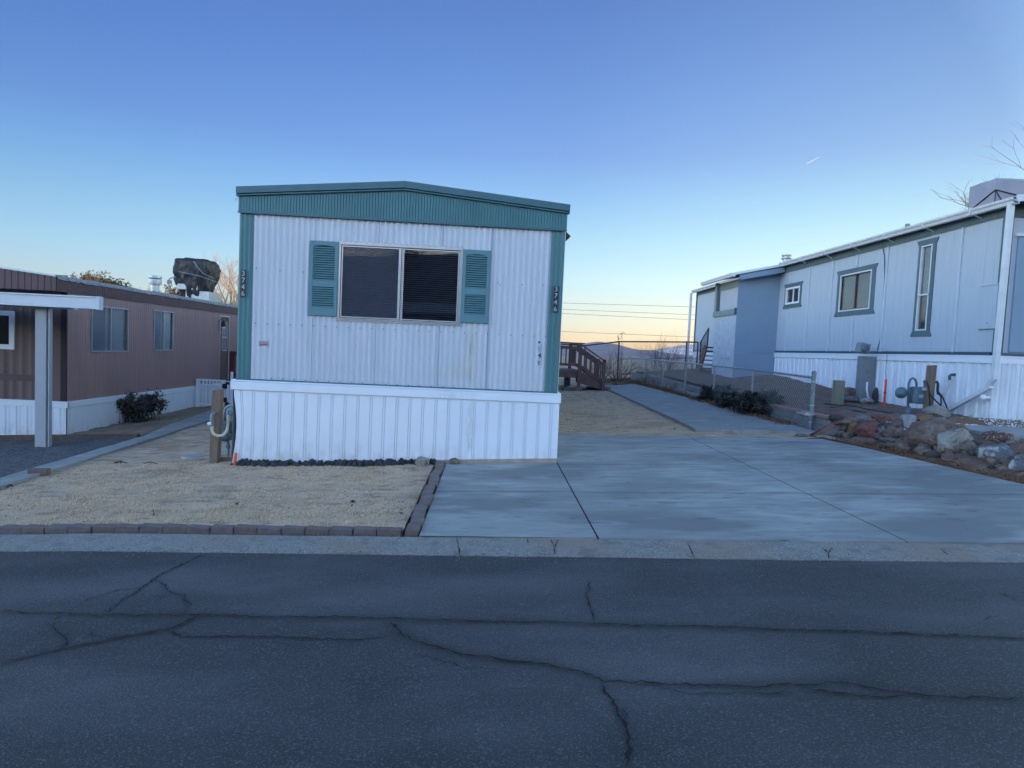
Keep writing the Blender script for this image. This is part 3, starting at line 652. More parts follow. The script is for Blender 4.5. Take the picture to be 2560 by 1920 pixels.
# ================================================================== MAIN HOME (white and green)
HX0, HX1, HY, HYB = -3.2, .875, 8.0, 26.0
ZB, ZE, ZP = 1.02, 3.41, 3.59                   # wall foot, eave, ridge
XM = (HX0+HX1)/2
home = thing('mobile_home', (XM, HY, H(XM, HY)), 'white and green single-wide mobile home with shuttered front window and white skirting', 'mobile home')
def Fz(u): return 3.105-.004*u                  # lower edge of the green fascia
wl = HX1-HX0
A = Yp(852, 609, HY); B = Yp(1154, 627, HY); C_ = Yp(848, 797, HY)
WX0, WX1, WZ1, WZ0 = A.x+.0, B.x, A.z, C_.z
holes = [(WX0-HX0-.165, WX1-HX0-.165, WZ0+.01, WZ1-.01)]
w_len = wl-.33
o = skin(MB(), (HX0+.165, HY, 0), (1, 0, 0), (0, -1, 0), wave(w_len, .0735, .0145, SH_RIB), lambda u: ZB-.02, lambda u: 3.2, holes).build('wall', W_SIDE, home)
for px in (789, 949, 1109, 1232): q = Yp(px, 560, HY); MB().box(q.x-.0018, q.x+.0018, HY-.017, HY-.002, ZB-.02, 3.12 if not WX0-.03 < q.x < WX1+.03 else WZ0-.03).build('panel_seam', mat('dark seam line', (.22, .23, .25), bump=0), o)  # thin dark bars drawn for the siding seams
for px in (949, 1109): q = Yp(px, 560, HY); MB().box(q.x-.0018, q.x+.0018, HY-.017, HY-.002, WZ1+.03, 3.12).build('panel_seam', mat('dark seam line', (.22, .23, .25), bump=0), o)
mb = MB(); random.seed(2)
for px, py in [(639+29*i, 808+1.35*i) for i in range(26)]+[(678+28.6*i, 946+1.43*i) for i in range(24)]+[(641, 670), (700, 676), (758, 680), (1250, 712), (1244, 707), (1305, 711), (1357, 713)]:
    q = Yp(px, py, HY-.011)
    if not (WX0-.02 < q.x < WX1+.02 and WZ0-.02 < q.z < WZ1+.02): MB().lathe(q, [(.007, 0), (.006, -.006)], 6, 'y').build('screw', BLACK, o)
for x0 in (HX0, HX1-.17):
    o = skin(MB(), (x0, HY-.012, 0), (1, 0, 0), (0, -1, 0), wave(.17, .057, .008, SH_RIB), lambda u: ZB-.02, lambda u: 3.2).build('corner_trim', GREEN, home)
    sgn = x0 == HX0
# fascia
o = skin(MB(), (HX0-.012, HY-.03, 0), (1, 0, 0), (0, -1, 0), wave(wl+.024, .036, .007, SH_V), Fz, lambda u: (ZE if u < wl/2 else ZE)+(ZP-ZE)*(1-abs(u-wl/2-.012)/(wl/2))-.06)
o = o.build('fascia', GREEN, home)
MB().bar((HX0-.014, HY-.038, 3.105), (HX1+.014, HY-.038, 3.09), .02, .022).build('fascia_trim', GREEN_D, home)
mb = MB()
for a, b in (((HX0-.035, ZE+.0), (XM, ZP+.0)), ((XM, ZP+.0), (HX1+.04, ZE-.0))):
    for yo, zo, hh in ((HY-.07, -.045, .085), (HY-.06, -.105, .02)):
        mb.hexa([(a[0], yo, a[1]+zo-hh/2), (b[0], yo, b[1]+zo-hh/2), (b[0], yo+.06, b[1]+zo-hh/2), (a[0], yo+.06, a[1]+zo-hh/2)],
                [(a[0], yo, a[1]+zo+hh/2), (b[0], yo, b[1]+zo+hh/2), (b[0], yo+.06, b[1]+zo+hh/2), (a[0], yo+.06, a[1]+zo+hh/2)])
mb.build('roof_edge', GREEN_D, home, bevel=.004)
mb = MB()
mb.prism([(HX0-.03, ZE-.02), (XM, ZP-.02), (HX1+.03, ZE-.02), (HX1+.03, ZE-.1), (HX0-.03, ZE-.1)], HY-.01, HYB+.03, lambda u, v, h: (u, h, v))
mb.build('roof', ROOFM, home)
# side walls, back, floor
for nm, x0, nd in (('left', HX0, -1), ('right', HX1, 1)):
    o = skin(MB(), (x0, HY-.01, 0), (0, 1, 0), (nd, 0, 0), wave(HYB-HY, .147, .012, SH_RIB), lambda u: ZB, lambda u: ZE-.3).build('side_wall', W_SIDE, home)
    o = skin(MB(), (x0+nd*.008, HY-.03, 0), (0, 1, 0), (nd, 0, 0), wave(HYB-HY, .072, .008, SH_V), lambda u: ZE-.31, lambda u: ZE-.03).build('side_fascia', GREEN, home)
    o = skin(MB(), (x0+nd*.03, HY-.03, 0), (0, 1, 0), (nd, 0, 0), [(0, 0), (HYB-HY, 0)], lambda u: H(x0, HY+u)-.1, lambda u: ZB-.02).build('side_skirting', W_SKIRT, home)
    MB().box(min(x0, x0+nd*.045), max(x0, x0+nd*.045), HY-.03, HYB, ZB-.12, ZB).build('side_band', W_BAND, home)
MB().box(HX0, HX1, HYB-.05, HYB, -.1, ZE-.08).build('back_wall', W_SIDE, home)
# skirting
sk_h = []; n = 25; per = .164; u0 = .085
prof = [(0, 0), (.002, 0)]
for k in range(n):
    a = u0+k*per
    for b in (a, a+.027):
        if b+.007 < wl+.06: prof += [(b-.0032, 0), (b-.0022, -.012), (b+.0022, -.012), (b+.0032, 0)]
prof.append((wl+.06, 0))
def warp(p, u, z):
    t = min(1, max(0, (z+.06)/.95)); e = max(0, 1-u/.25)
    return V((p.x+.055*e*math.sin(math.pi*min(1, t*1.02))**1.0+.01*e, p.y-.012*math.sin(math.pi*t)*e-.02*(1-t), p.z))
o = skin(MB(), (HX0-.03, HY-.04, 0), (1, 0, 0), (0, -1, 0), prof, lambda u: H(HX0+u, HY)-.0-.03*(u < 2.5)+.045*(u > 2.5), lambda u: ZB-.1, rows=8, warp=warp).build('skirting', W_SKIRT, home, smooth=False)
mb = MB()
mb.box(HX0-.05, HX1+.045, HY-.062, HY-.0, ZB-.128, ZB-.025).box(HX0-.05, HX1+.03, HY-.05, HY-.0, ZB-.022, ZB-.003)
mb.build('skirting_band', W_BAND, home, bevel=.006)
MB().bar((HX0, HY-.02, ZB+.006), (HX1, HY-.02, ZB+.006), .02, .016).build('bottom_rail', GREEN_D, home)
MB().hexa([(HX0+2.55, HY-.07, .0), (HX1+.03, HY-.07, .05), (HX1+.03, HY, .05), (HX0+2.55, HY, .0)], [(HX0+2.55, HY-.07, H(-.65, HY)+.05), (HX1+.03, HY-.07, H(HX1, HY)+.065), (HX1+.03, HY, H(HX1, HY)+.065), (HX0+2.55, HY, H(-.65, HY)+.05)]).build('sill_board', mat('raw edge board', (.30, .22, .16), (.42, .33, .27), sc_=9, rough=.8), home)
# window
P0 = lambda a, d, z: (a, HY-d, z)
wf = MB(); win_frame(wf, P0, WX0, WX1, WZ0, WZ1, .015, .0, .035)
win_frame(wf, P0, WX0-.028, WX1+.028, WZ0-.028, WZ1+.028, .029, .012, .017)
xm_ = (Yp(1000, 620, HY).x+Yp(1003, 790, HY).x)/2
slab(wf, P0, xm_-.014, xm_+.002, WZ0+.02, WZ1-.02, .0, .03); slab(wf, P0, xm_+.008, xm_+.02, WZ0+.02, WZ1-.02, -.01, .018)
win = fix(wf.build('window', ALU, home, bevel=.002))
mb = MB()
for i in range(23):
    x = WX0-.02+i*(WX1-WX0+.04)/22
    for z in (WZ1+.02, WZ0-.02): mb.lathe((x, HY-.018, z), [(.006, 0), (.005, -.005)], 6, 'y')
for i in range(16):
    z = WZ0+i*(WZ1-WZ0)/15
    for x in (WX0-.02, WX1+.02): mb.lathe((x, HY-.018, z), [(.006, 0), (.005, -.005)], 6, 'y')
mb.build('frame_screws', GALVD, win)
wf = MB(); win_frame(wf, P0, WX0+.022, xm_-.016, WZ0+.022, WZ1-.022, .014, .006, .02); fix(wf.build('sash', ALU, win))
wf = MB(); win_frame(wf, P0, xm_+.022, WX1-.022, WZ0+.022, WZ1-.022, .014, -.006, .01); fix(wf.build('sash', ALU, win))
fix(slab(MB(), P0, WX0+.03, xm_-.02, WZ0+.03, WZ1-.03, .0, .002).build('pane', GLASS, win)); fix(slab(MB(), P0, xm_+.03, WX1-.03, WZ0+.03, WZ1-.03, -.002, .0).build('pane', GLASS, win))
MB().add([(WX0+.03, HY-.013, WZ0+.03), (xm_-.02, HY-.013, WZ0+.03), (xm_-.02, HY-.013, WZ1-.03), (WX0+.03, HY-.013, WZ1-.03)], [(0, 1, 2, 3)]).build('insect_screen', SCREEN, win)
mb = MB(); z = WZ0+.03; k = 0
while z < WZ1-.03:
    mb.hexa([(WX0, HY+.05, z+.011), (WX1, HY+.05, z+.011), (WX1, HY+.07, z), (WX0, HY+.07, z)], [(WX0, HY+.05, z+.0125), (WX1, HY+.05, z+.0125), (WX1, HY+.07, z+.0015), (WX0, HY+.07, z+.0015)]); z += .027
mb.build('blinds', BLIND, win)
mb = MB().box(WX0-.1, WX1+.1, HY+.12, HY+1.2, WZ0-.1, WZ1+.1); mb.f = mb.f[:2]+mb.f[3:]; mb.build('room_lining', DARKIN, home)
# shutters
def shutter(pxs):
    a, b, c = [Yp(*q, HY-.02) for q in pxs]; x0, x1, z1, z0 = a.x, b.x, a.z, c.z; w2 = x1-x0; h2 = z1-z0; P = lambda a, d, z: (a, HY-.014-d, z)
    r_ = .044; zm = z0+h2*.43; mb = MB()
    slab(mb, P, x0, x0+r_, z0, z1, 0, .02); slab(mb, P, x1-r_, x1, z0, z1, 0, .02); slab(mb, P, x0+r_, x1-r_, z0, z0+.105, 0, .02); slab(mb, P, x0+r_, x1-r_, zm-.04, zm+.04, 0, .02)
    n = 14; zt = z1-.075; xa, xb = x0+r_, x1-r_; xc = (xa+xb)/2            # top rail with its shallow arch
    low = [(xa+(xb-xa)*i/n, zt+.022*max(0, math.cos((i/n-.5)*math.pi*1.05))**.8) for i in range(n+1)]
    mb.prism(low+[(xb, z1), (xa, z1)], 0, .02, lambda u, v, h: P(u, h, v))
    o = fix(mb.build('shutter', SHUT, home, bevel=.003)); mb = MB()
    slab(MB(), P, xa, xb, z0+.05, z1-.03, -.004, .002); fix(slab(MB(), P, xa, xb, z0+.05, z1-.03, -.004, .002).build('backing', mat('shutter gap shade', (.008, .02, .024), bump=0), o))  # near-black sheet paints the shade in the gaps between louvers
    for za, zb_ in ((z0+.108, zm-.042), (zm+.042, zt+.018)):
        z = za
        while z < zb_-.012:
            mb.hexa([P(xa, .018, z), P(xb, .018, z), P(xb, .003, z+.014), P(xa, .003, z+.014)], [P(xa, .018, z+.006), P(xb, .018, z+.006), P(xb, .003, z+.020), P(xa, .003, z+.020)]); z += .0285
    fix(mb.build('louvers', SHUT, o))
shutter([(776, 601), (847.5, 604), (773, 788)]); shutter([(1158, 623.5), (1228, 626.5), (1151, 806)])
# house numbers
NUMP = mat('black number plate', (.012, .012, .013), bump=0, rough=.4); NUMC = mat('silver digit', (.45, .45, .46), bump=0, rough=.4)
for (px, py), lab in (((608.5, 709), 'left'), ((1389, 748), 'right')):
    c = Yp(px, py, HY-.03); o = MB().box(c.x-.025, c.x+.025, HY-.034, HY-.022, c.z-.168, c.z+.168).build('house_number', NUMP, home, bevel=.002, label='vertical black plate with silver digits 3746 on the %s corner trim' % lab)
    for k, ch in enumerate('3746'): text('digit', ch, .088, facing(c.x, HY-.0365, c.z+.123-.083*k), NUMC, o)
STK = mat('worn white sticker', (.42, .44, .47), (.6, .62, .65), sc_=60, rough=.6, bump=0, hook=patches(70, .5, .6, (.12, .12, .14), .8))
for k, (px, py, ch, hh) in enumerate([(1349, 857, '', .02), (1349, 867, '3', .025), (1349, 874, '7', .02), (1349, 889, '4', .03), (1349, 907, '6', .03)]):
    c = Yp(px, py, HY-.015)
    if ch: o = MB().box(c.x-.024, c.x+.024, HY-.0165, HY-.0135, c.z-hh, c.z+hh).build('number_sticker', W_SIDE if ch == '4' else STK, home)
    if ch == '4': text('digit', '4', .085, facing(c.x, HY-.0175, c.z), NUMP, o, .001, .002)
    if ch == '6':
        q = MB().prism([(.018*_c(a)*.8-.004, .026*_s(a)) for a in [R(80+20*i) for i in range(11)]]+[(-.0, -.016), (-.007, 0), (-.003, .014)], -.0185, -.0165, lambda u, v, h: (c.x+u, HY+h, c.z+v)); fix(q.build('peeled_digit', NUMP, o))
    if ch == '': MB().prism([(-.018, .02), (.015, .016), (.004, -.005), (-.004, .006), (-.012, -.018)], -.018, -.0165, lambda u, v, h: (c.x+u, HY+h, c.z+v)).build('peeled_digit', NUMP, home)
c = Yp(658.5, 858, HY-.02); o = MB().box(c.x-.052, c.x+.052, HY-.02, HY-.012, c.z-.026, c.z+.026).build('data_plate', mat('tarnished data plate', (.26, .19, .18), (.38, .32, .33), sc_=60, bump=0, rough=.5), home, bevel=.002, label='small tarnished brown data plate low on the siding')
MB().box(c.x-.048, c.x+.048, HY-.0215, HY-.0195, c.z-.023, c.z-.014).build('red_stripe', mat('red print', (.35, .07, .06), bump=0), o)
# small lamp on the right wall, wire loop at the left eave
q = Yp(1412, 590, 8.25); mb = MB(); mb.lathe((HX1+.01, 8.3, q.z+.04), [(.02, -.01), (.03, .02), (.03, .04)], 10, 'x'); mb.hexa([(HX1+.01, 8.24, q.z-.07), (HX1+.05, 8.24, q.z-.05), (HX1+.05, 8.36, q.z-.05), (HX1+.01, 8.36, q.z-.07)], [(HX1+.02, 8.24, q.z+.07), (HX1+.1, 8.24, q.z+.0), (HX1+.1, 8.36, q.z+.0), (HX1+.02, 8.36, q.z+.07)])
fix(mb.build('wall_lamp', BLACK, home))
MB().tube([(HX0-.03+.0*_c(a)-.022*(1-_c(a)), HY+.02, ZE-.13-.03*(a/3.14)+.02*_s(a)) for a in [i*.4 for i in range(9)]], .003, 5).build('wire_loop', GALVD, home)
# ================================================================== LEFT HOME (mauve brown)
LX, LY, LYB, LW_ = -7.5, 11.33, 27.0, 4.2
lh = thing('mobile_home', (LX-LW_/2, LY, -.4), 'mauve brown single-wide mobile home with dark brown fascia behind the white carport', 'mobile home')
LZ0, LZF, LZE, LZP = .27, 2.20, 2.44, 2.66
def Lw(a0, a1, z0, z1): return (a0-LY, a1-LY, z0, z1)
LWIN = [(11.96, 13.15, 1.15, 2.03), (14.12, 14.97, 1.17, 2.07)]
LD = (17.5, 18.12)
o = skin(MB(), (LX, LY, 0), (0, 1, 0), (1, 0, 0), wave(LYB-LY, .078, .013, SH_RIB), lambda u: LZ0-.02, lambda u: LZF+.03, [Lw(a+.01, b-.01, c+.01, d-.01) for a, b, c, d in LWIN]+[Lw(LD[0], LD[1], LZ0+.0, 2.13)]).build('side_wall', BROWN_W, lh)
PX = lambda a, d, z: (LX+d, a, z)
for i, (a, b, c, d) in enumerate(LWIN):
    wf = MB(); win_frame(wf, PX, a, b, c, d, .022, .0, .03); mid = (12.56 if i == 0 else 14.54); slab(wf, PX, mid-.014, mid+.014, c+.02, d-.02, .0, .028)
    o = fix(wf.build('window', ALU, lh)); fix(slab(MB(), PX, a+.02, mid-.013, c+.02, d-.02, .0, .003).build('pane', GLASS2, o)); fix(slab(MB(), PX, mid+.013, b-.02, c+.02, d-.02, -.003, .0).build('pane', GLASS2, o))
    mb = MB(); z = c+.03
    if i == 0:
        while z < d-.03: mb.box(LX-.06, LX-.04, mid+.02, b-.25, z, z+.004); z += .035
        mb.build('blinds', BLIND_L, o); MB().box(LX-.09, LX-.08, mid-.02, b, c, d).build('curtain', mat('pale curtain', (.55, .62, .6), bump=0), o)
        MB().box(LX-.09, LX-.08, a, mid-.02, c, d).build('screen_backing', mat('blue grey lining', (.06, .075, .095), bump=0), o)
    else:
        MB().box(LX-.06, LX-.05, mid, b, c, d).build('curtain', mat('white curtain', (.75, .8, .8), bump=0), o); MB().box(LX-.06, LX-.05, a, mid, c, d).build('screen_backing', mat('grey lining', (.16, .18, .2), bump=0), o)
mb = MB().box(LX-1, LX-.1, 11.5, 15.5, .8, 2.1); mb.f = mb.f[:2]+mb.f[2:3]+mb.f[4:]; mb.build('room_lining', DARKIN, lh)
mb = MB(); slab(mb, PX, LD[0]+.04, LD[1]-.04, LZ0, 2.08, -.03, .0); dr = fix(mb.build('door', BROWN_D, lh))
mb = MB(); win_frame(mb, PX, LD[0], LD[1], LZ0, 2.13, .035, -.02, .02); fix(mb.build('door_frame', ALU, dr))
mb = MB(); win_frame(mb, PX, LD[0]+.14, LD[1]-.12, 1.15, 1.95, .02, .0, .02); slab(mb, PX, LD[0]+.15, LD[1]-.13, 1.52, 1.545, .0, .02); fix(mb.build('door_window', ALU, dr))
fix(slab(MB(), PX, LD[0]+.16, LD[1]-.14, 1.17, 1.93, .004, .008).build('pane', mat('grey green pane', (.10, .14, .15), bump=0, rough=.15), dr))
mb = MB(); mb.tube([(LX, 17.42, 1.95), (LX+.08, 17.42, 2.03), (LX+.14, 17.42, 1.98)], .008, 6); mb.lathe((LX+.14, 17.42, 1.80), [(.03, 0), (.055, .03), (.06, .12), (.03, .17), (.008, .19)], 10)
mb.build('porch_lamp', BLACK, lh); MB().lathe((LX+.14, 17.42, 1.77), [(.02, 0), (.045, .02), (.048, .06), (.03, .075)], 10).build('lamp_glass', WPLAS, lh)
# front wall under its eyebrow fascia
FXL = LX-LW_
WLX0 = Yp(0, 900, LY).x
wq = Yp(38, 778, LY); wq2 = Yp(38, 874, LY)
fw_h = [(wq.x-1.3-FXL, wq.x-FXL, wq2.z, wq.z)]
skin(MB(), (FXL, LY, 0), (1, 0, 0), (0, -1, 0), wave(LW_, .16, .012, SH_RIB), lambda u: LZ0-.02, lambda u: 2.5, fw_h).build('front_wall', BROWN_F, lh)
PF = lambda a, d, z: (a, LY-d, z)
mb = MB(); win_frame(mb, PF, wq.x-1.3, wq.x, wq2.z, wq.z, .085, -.02, .03); o = fix(mb.build('window', WPLAS, lh)); fix(slab(MB(), PF, wq.x-1.22, wq.x-.08, wq2.z+.08, wq.z-.08, -.01, .0).build('pane', GLASS2, o))
mb = MB().box(wq.x-1.3, wq.x, LY+.1, LY+.8, wq2.z, wq.z); mb.f = mb.f[:2]+mb.f[3:]; mb.build('window_lining', DARKIN, lh)
zc = Yp(40, 943, LY).z; MB().box(FXL, LX-.45, LY-.02, LY+.01, zc-.055, zc+.055).build('belt_trim', BROWN_D, lh)
MB().box(LX-.10, LX-.0, LY-.025, LY+.05, LZ0-.02, 2.3).build('corner_trim', mat('near black trim', (.022, .012, .018), bump=.05), lh)
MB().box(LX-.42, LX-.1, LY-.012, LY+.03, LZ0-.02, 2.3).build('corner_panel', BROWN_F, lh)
FY = 11.0
skin(MB(), (FXL-.02, FY, 0), (1, 0, 0), (0, -1, 0), wave(LW_+.04, .11, .01, SH_V), lambda u: LZF-.0, lambda u: LZE+(LZP-LZE)*(1-abs(u-LW_/2-.02)/(LW_/2+.02))).build('fascia', BROWN_D, lh)
skin(MB(), (LX+.03, FY, 0), (0, 1, 0), (1, 0, 0), wave(LYB-FY, .075, .008, SH_V), lambda u: LZF-.005+.0025*u, lambda u: LZE).build('side_fascia', BROWN_D, lh)
MB().box(FXL, LX, FY+.01, LY+.1, LZF+.02, LZF+.05).build('soffit', BROWN_D, lh)
mb = MB().prism([(FXL-.03, LZE), (LX-LW_/2, LZP), (LX+.05, LZE), (LX+.05, LZE-.04), (FXL-.03, LZE-.04)], FY+.03, LYB+.03, lambda u, v, h: (u, h, v)); mb.build('roof', ROOFM, lh)
mb = MB(); random.seed(8); pts = []
n = 90
for i in range(n+1):
    y = FY+(LYB-FY)*i/n; a = random.uniform(-.022, .022)
    mb.v += [(LX-.12, y, LZE+.045+a*.3), (LX+.045, y, LZE+.03+a*.5), (LX+.065+a*.3, y, LZE-.03+a*1.2)]
for i in range(n):
    for k in range(2): mb.f.append((3*i+k, 3*i+3+k, 3*i+4+k, 3*i+1+k))
mb.build('roof_membrane', mat('wrinkled roof membrane', (.10, .105, .115), (.34, .35, .37), sc_=9, rough=.4, bump=.6, bsc=20, stretch=(1, 1.2, 4)), lh, smooth=False)
mb = MB().bar((FXL, FY-.012, LZE+.015), (LX-LW_/2, FY-.012, LZP+.015), .03, .03).bar((LX-LW_/2, FY-.012, LZP+.015), (LX+.03, FY-.012, LZE+.015), .03, .03); mb.build('drip_edge', GALV, lh)
mb = MB(); mb.box(FXL, LX+.035, LY-.035, LY, LZ0-.115, LZ0).box(LX, LX+.035, LY-.03, LYB, LZ0-.115, LZ0); mb.box(FXL, LX+.045, LY-.045, LY, LZ0-.02, LZ0-.005)
mb.build('skirting_band', W_CORR2, lh, bevel=.005)
skin(MB(), (LX+.02, LY-.02, 0), (0, 1, 0), (1, 0, 0), wave(LYB-LY, .2, .01, [(0, 0), (.05, 0), (.08, 1), (.14, 1), (.17, 0), (.5, 0), (.52, .7), (.56, 0)], off=1.6), lambda u: H(LX, LY+u)-.1, lambda u: LZ0-.1).build('side_skirting', W_CORR2, lh)
skin(MB(), (FXL, LY-.02, 0), (1, 0, 0), (0, -1, 0), wave(LW_, .19, .014, SH_TRAP), lambda u: H(FXL+u, LY)-.1, lambda u: LZ0-.1).build('front_skirting', W_CORR2, lh)
MB().box(FXL, FXL+.05, LY, LYB, -.6, LZE-.05).build('far_wall', BROWN_W, lh); MB().box(FXL, LX, LYB-.05, LYB, -.6, LZE-.05).build('back_wall', BROWN_W, lh)
# vents on its roof
def zroofL(x): return LZE+(LZP-LZE)*(1-abs(x-(LX-LW_/2))/(LW_/2))
q = Yp(388, 700, 17.0); mb = MB().lathe((q.x, 17, zroofL(q.x)-.03), [(.16, 0), (.15, .05), (.10, .10), (.10, .42)], 16).lathe((q.x, 17, 0), [(.15, Yp(388, 707, 17).z-.05), (.155, Yp(388, 707, 17).z+.01), (.155, Yp(388, 707, 17).z+.09)], 16).lathe((q.x, 17, 0), [(.15, Yp(388, 695, 17).z-.02), (.16, Yp(388, 695, 17).z+.0), (.15, Yp(388, 695, 17).z+.06)], 16)
mb.build('roof_vent', GALV, lh)
a = Yp(422, 726, 18); b = Yp(422, 700, 18); c = Yp(425, 696, 18); d = Yp(438, 692, 18)
mb = MB().tube([(a.x, 18, zroofL(a.x)), b, c, d], .015, 8); e = Yp(424, 706, 18); mb.box(e.x-.05, e.x+.05, 17.95, 18.03, e.z-.05, e.z+.06); mb.build('power_riser', GALVD, lh)
q = Yp(500, 728, 20); mb = MB().box(q.x-.3, q.x+.42, 19.7, 20.5, zroofL(q.x)-.1, q.z-.02); mb.build('cooler_curb', GALV, lh, bevel=.01)
# covered roof cooler
def lump(cx, cy, cz, sx_, sy_, sz_, seed, m, name, lab, cat, outline, wr=.06):
    import bmesh
    bm = bmesh.new(); bmesh.ops.create_cube(bm, size=2); bmesh.ops.subdivide_edges(bm, edges=bm.edges[:], cuts=26, use_grid_fill=True)
    mb = MB()
    for v in bm.verts:
        x, y, z = v.co; s = outline(z); q = V((x, y, z))
        r_ = max(abs(x), abs(y)); rr = (x*x+y*y)**.5; k = .75*1+.25*(r_/rr if rr > 0 else 1)
        an = math.atan2(y, x); w_ = wr*(1.2*noise.noise(V((x*1.6+seed, y*1.6, z*1.2)))+.55*math.sin(9*an+2.5*z+3*noise.noise(V((x, y, z*2))))*min(1, max(.15, .5-z))+.55*(1-2*abs(noise.noise(V((x*3.1, y*3.1+seed, z*2.3))))) - .3+.3*noise.noise(V((x*8, y*8, z*8))))
        kz = 1-.10*max(0, r_-.6)*(z > .9)
        v.co = V((cx+x*sx_*s*k*(1+w_), cy+y*sy_*s*k*(1+w_), cz+z*sz_*kz*(1+.4*w_)))
    bm.verts.index_update(); mb.v = [tuple(v.co) for v in bm.verts]; mb.f = [tuple(v.index for v in f.verts) for f in bm.faces]; bm.free()
    return mb
q = Yp(492, 690, 20.05)
ct = thing('covered_rooftop_cooler', (q.x, 20.05, q.z-.45), 'bulky rooftop cooler wrapped in black tarpaulin on the mauve home roof', 'cooler')
def ol(z): return interp([(-1.01, .66), (-.75, .76), (-.45, .88), (-.1, .98), (.25, 1.05), (.55, 1.07), (.85, 1.0), (1.01, .88)], z)
lump(q.x-.0, 20.05, q.z-.10, .50, .46, .60, 3, BAG, '', '', '', ol, .13).build('tarpaulin', BAG, ct, smooth=True)
mb = MB().tube([Yp(447, 679, 19.35)+V((0, 0, 0)), Yp(470, 684, 19.3), Yp(500, 690, 19.25), Yp(530, 701, 19.3), Yp(541, 705, 19.4)], .012, 5).tube([Yp(484, 653, 19.35), Yp(494, 668, 19.28), Yp(508, 684, 19.25), Yp(535, 696, 19.35)], .012, 5); mb.build('rope', GALVD, ct)
q2 = Yp(482, 722, 20); MB().box(q2.x-.33, q2.x+.3, 19.65, 20.4, q2.z-.06, q2.z+.12).build('cooler_housing', GALV, ct, bevel=.01)
# carport
pf = G(100, 1117); cpY = pf.y
cp = thing('carport', (pf.x, cpY, pf.z), 'white metal carport frame end with one square post and flat fascia', 'carport')
x0, x1 = Yp(88, 1000, cpY).x, Yp(115, 1000, cpY).x; x2 = Yp(127, 1000, cpY).x; zt = Yp(100, 768, cpY).z
mb = MB().box(x0+.008, x1-.004, cpY-.02, cpY+.12, pf.z-.05, zt+.02); mb.build('post', POSTW, cp, bevel=.004)
mb = MB().box(x1+.012, x1+.03, cpY-.05, cpY+.02, pf.z-.05, zt+.02).box(x1+.03, x2-.01, cpY+.0, cpY+.02, pf.z-.05, zt+.02).box(x2-.01, x2+.008, cpY-.05, cpY+.02, pf.z-.05, zt+.02); mb.build('downspout', POSTW, cp, bevel=.002)
a = Yp(190, 776, cpY); mb = MB().box(-12.5, a.x-.03, cpY-.04, cpY+.04, zt-.01, zt+.12); mb.build('beam', POSTW, cp); MB().box(a.x-.03, a.x, cpY-.05, cpY+.05, zt-.015, zt+.125).build('beam_cap', GUT, cp)
fy = cpY-.25; a = Yp(240, 758, fy); zt1 = Yp(120, 737, fy).z; zt0 = Yp(120, 767, fy).z
mb = MB().box(-12.5, a.x, fy-.0, fy+.08, zt0, zt1).box(-12.5, a.x, fy-.02, fy+.1, zt1-.015, zt1+.008); mb.build('fascia_gutter', GUT, cp, bevel=.004)
MB().box(a.x, a.x+.055, fy-.012, fy+.09, zt0-.01, zt1+.012).build('gutter_cap', GUT, cp, bevel=.003)
MB().box(-12.5, -6.95, fy+.1, 10.95, zt1-.09, zt1-.05).build('roof_pan', POSTW, cp)
# ================================================================== RIGHT HOME (pale blue)
RX, RY, RYB, RWd = 8.6, 10.38, 26.3, 4.2
rh = thing('mobile_home', (RX+2.1, RY, .7), 'long pale blue mobile home with white skirting on the rise at the right', 'mobile home')
RZT, RZF, RZE, RZP = 1.88, 4.18, 4.42, 4.64
PR = lambda a, d, z: (RX-d, a, z)
WR_ = [(17.37, 18.2, 3.24, 3.72), (14.05, 15.33, 2.86, 3.76), (12.12, 12.44, 2.31, 4.01)]
AY = 18.65
prof = [(0, 0)]; u = 0
while u < RYB-RY-.2:
    u += .203; prof += [(u-.004, 0), (u-.002, -.003), (u+.002, -.003), (u+.004, 0)]
prof.append((RYB-RY, 0))
wall = skin(MB(), (RX, RY, 0), (0, 1, 0), (-1, 0, 0), prof, lambda u: RZT, lambda u: RZF+.03, [(a-RY, b-RY, c, d) for a, b, c, d in WR_]).build('wall', BLUE_W, rh)
mb = MB()
for y in (11.36, 13.53, 14.67, 15.72, 16.88, 18.0): 
    spans = [(RZT, RZF)]
    if y == 14.67: spans = [(RZT, 2.73), (3.9, RZF)]
    if y == 18.0: spans = [(RZT, 3.0), (3.9, RZF)]
    for z0, z1 in spans: fix(slab(MB(), PR, y-.024, y+.024, z0, z1, 0, .03).build('batten', mat('batten paint', (.47, .52, .58), var=.05, bump=.05), wall, bevel=.003))
prof = [(0, 0)]; u = 0
while u < RYB-RY-.2:
    u += .203; prof += [(u-.004, 0), (u-.002, -.003), (u+.002, -.003), (u+.004, 0)]
prof.append((RYB-RY, 0))
skin(MB(), (RX-.02, RY, 0), (0, 1, 0), (-1, 0, 0), prof, lambda u: RZF, lambda u: RZE).build('frieze_board', TEAL_G, rh)
MB().box(RX-.018, RX, RY+.0, RY+.075, RZT, RZF).build('corner_board', TEAL_G, rh)
MB().box(RX-.02, RX, RY+.1, AY, RZT-.055, RZT+.01).build('bottom_board', TEAL_D, rh)
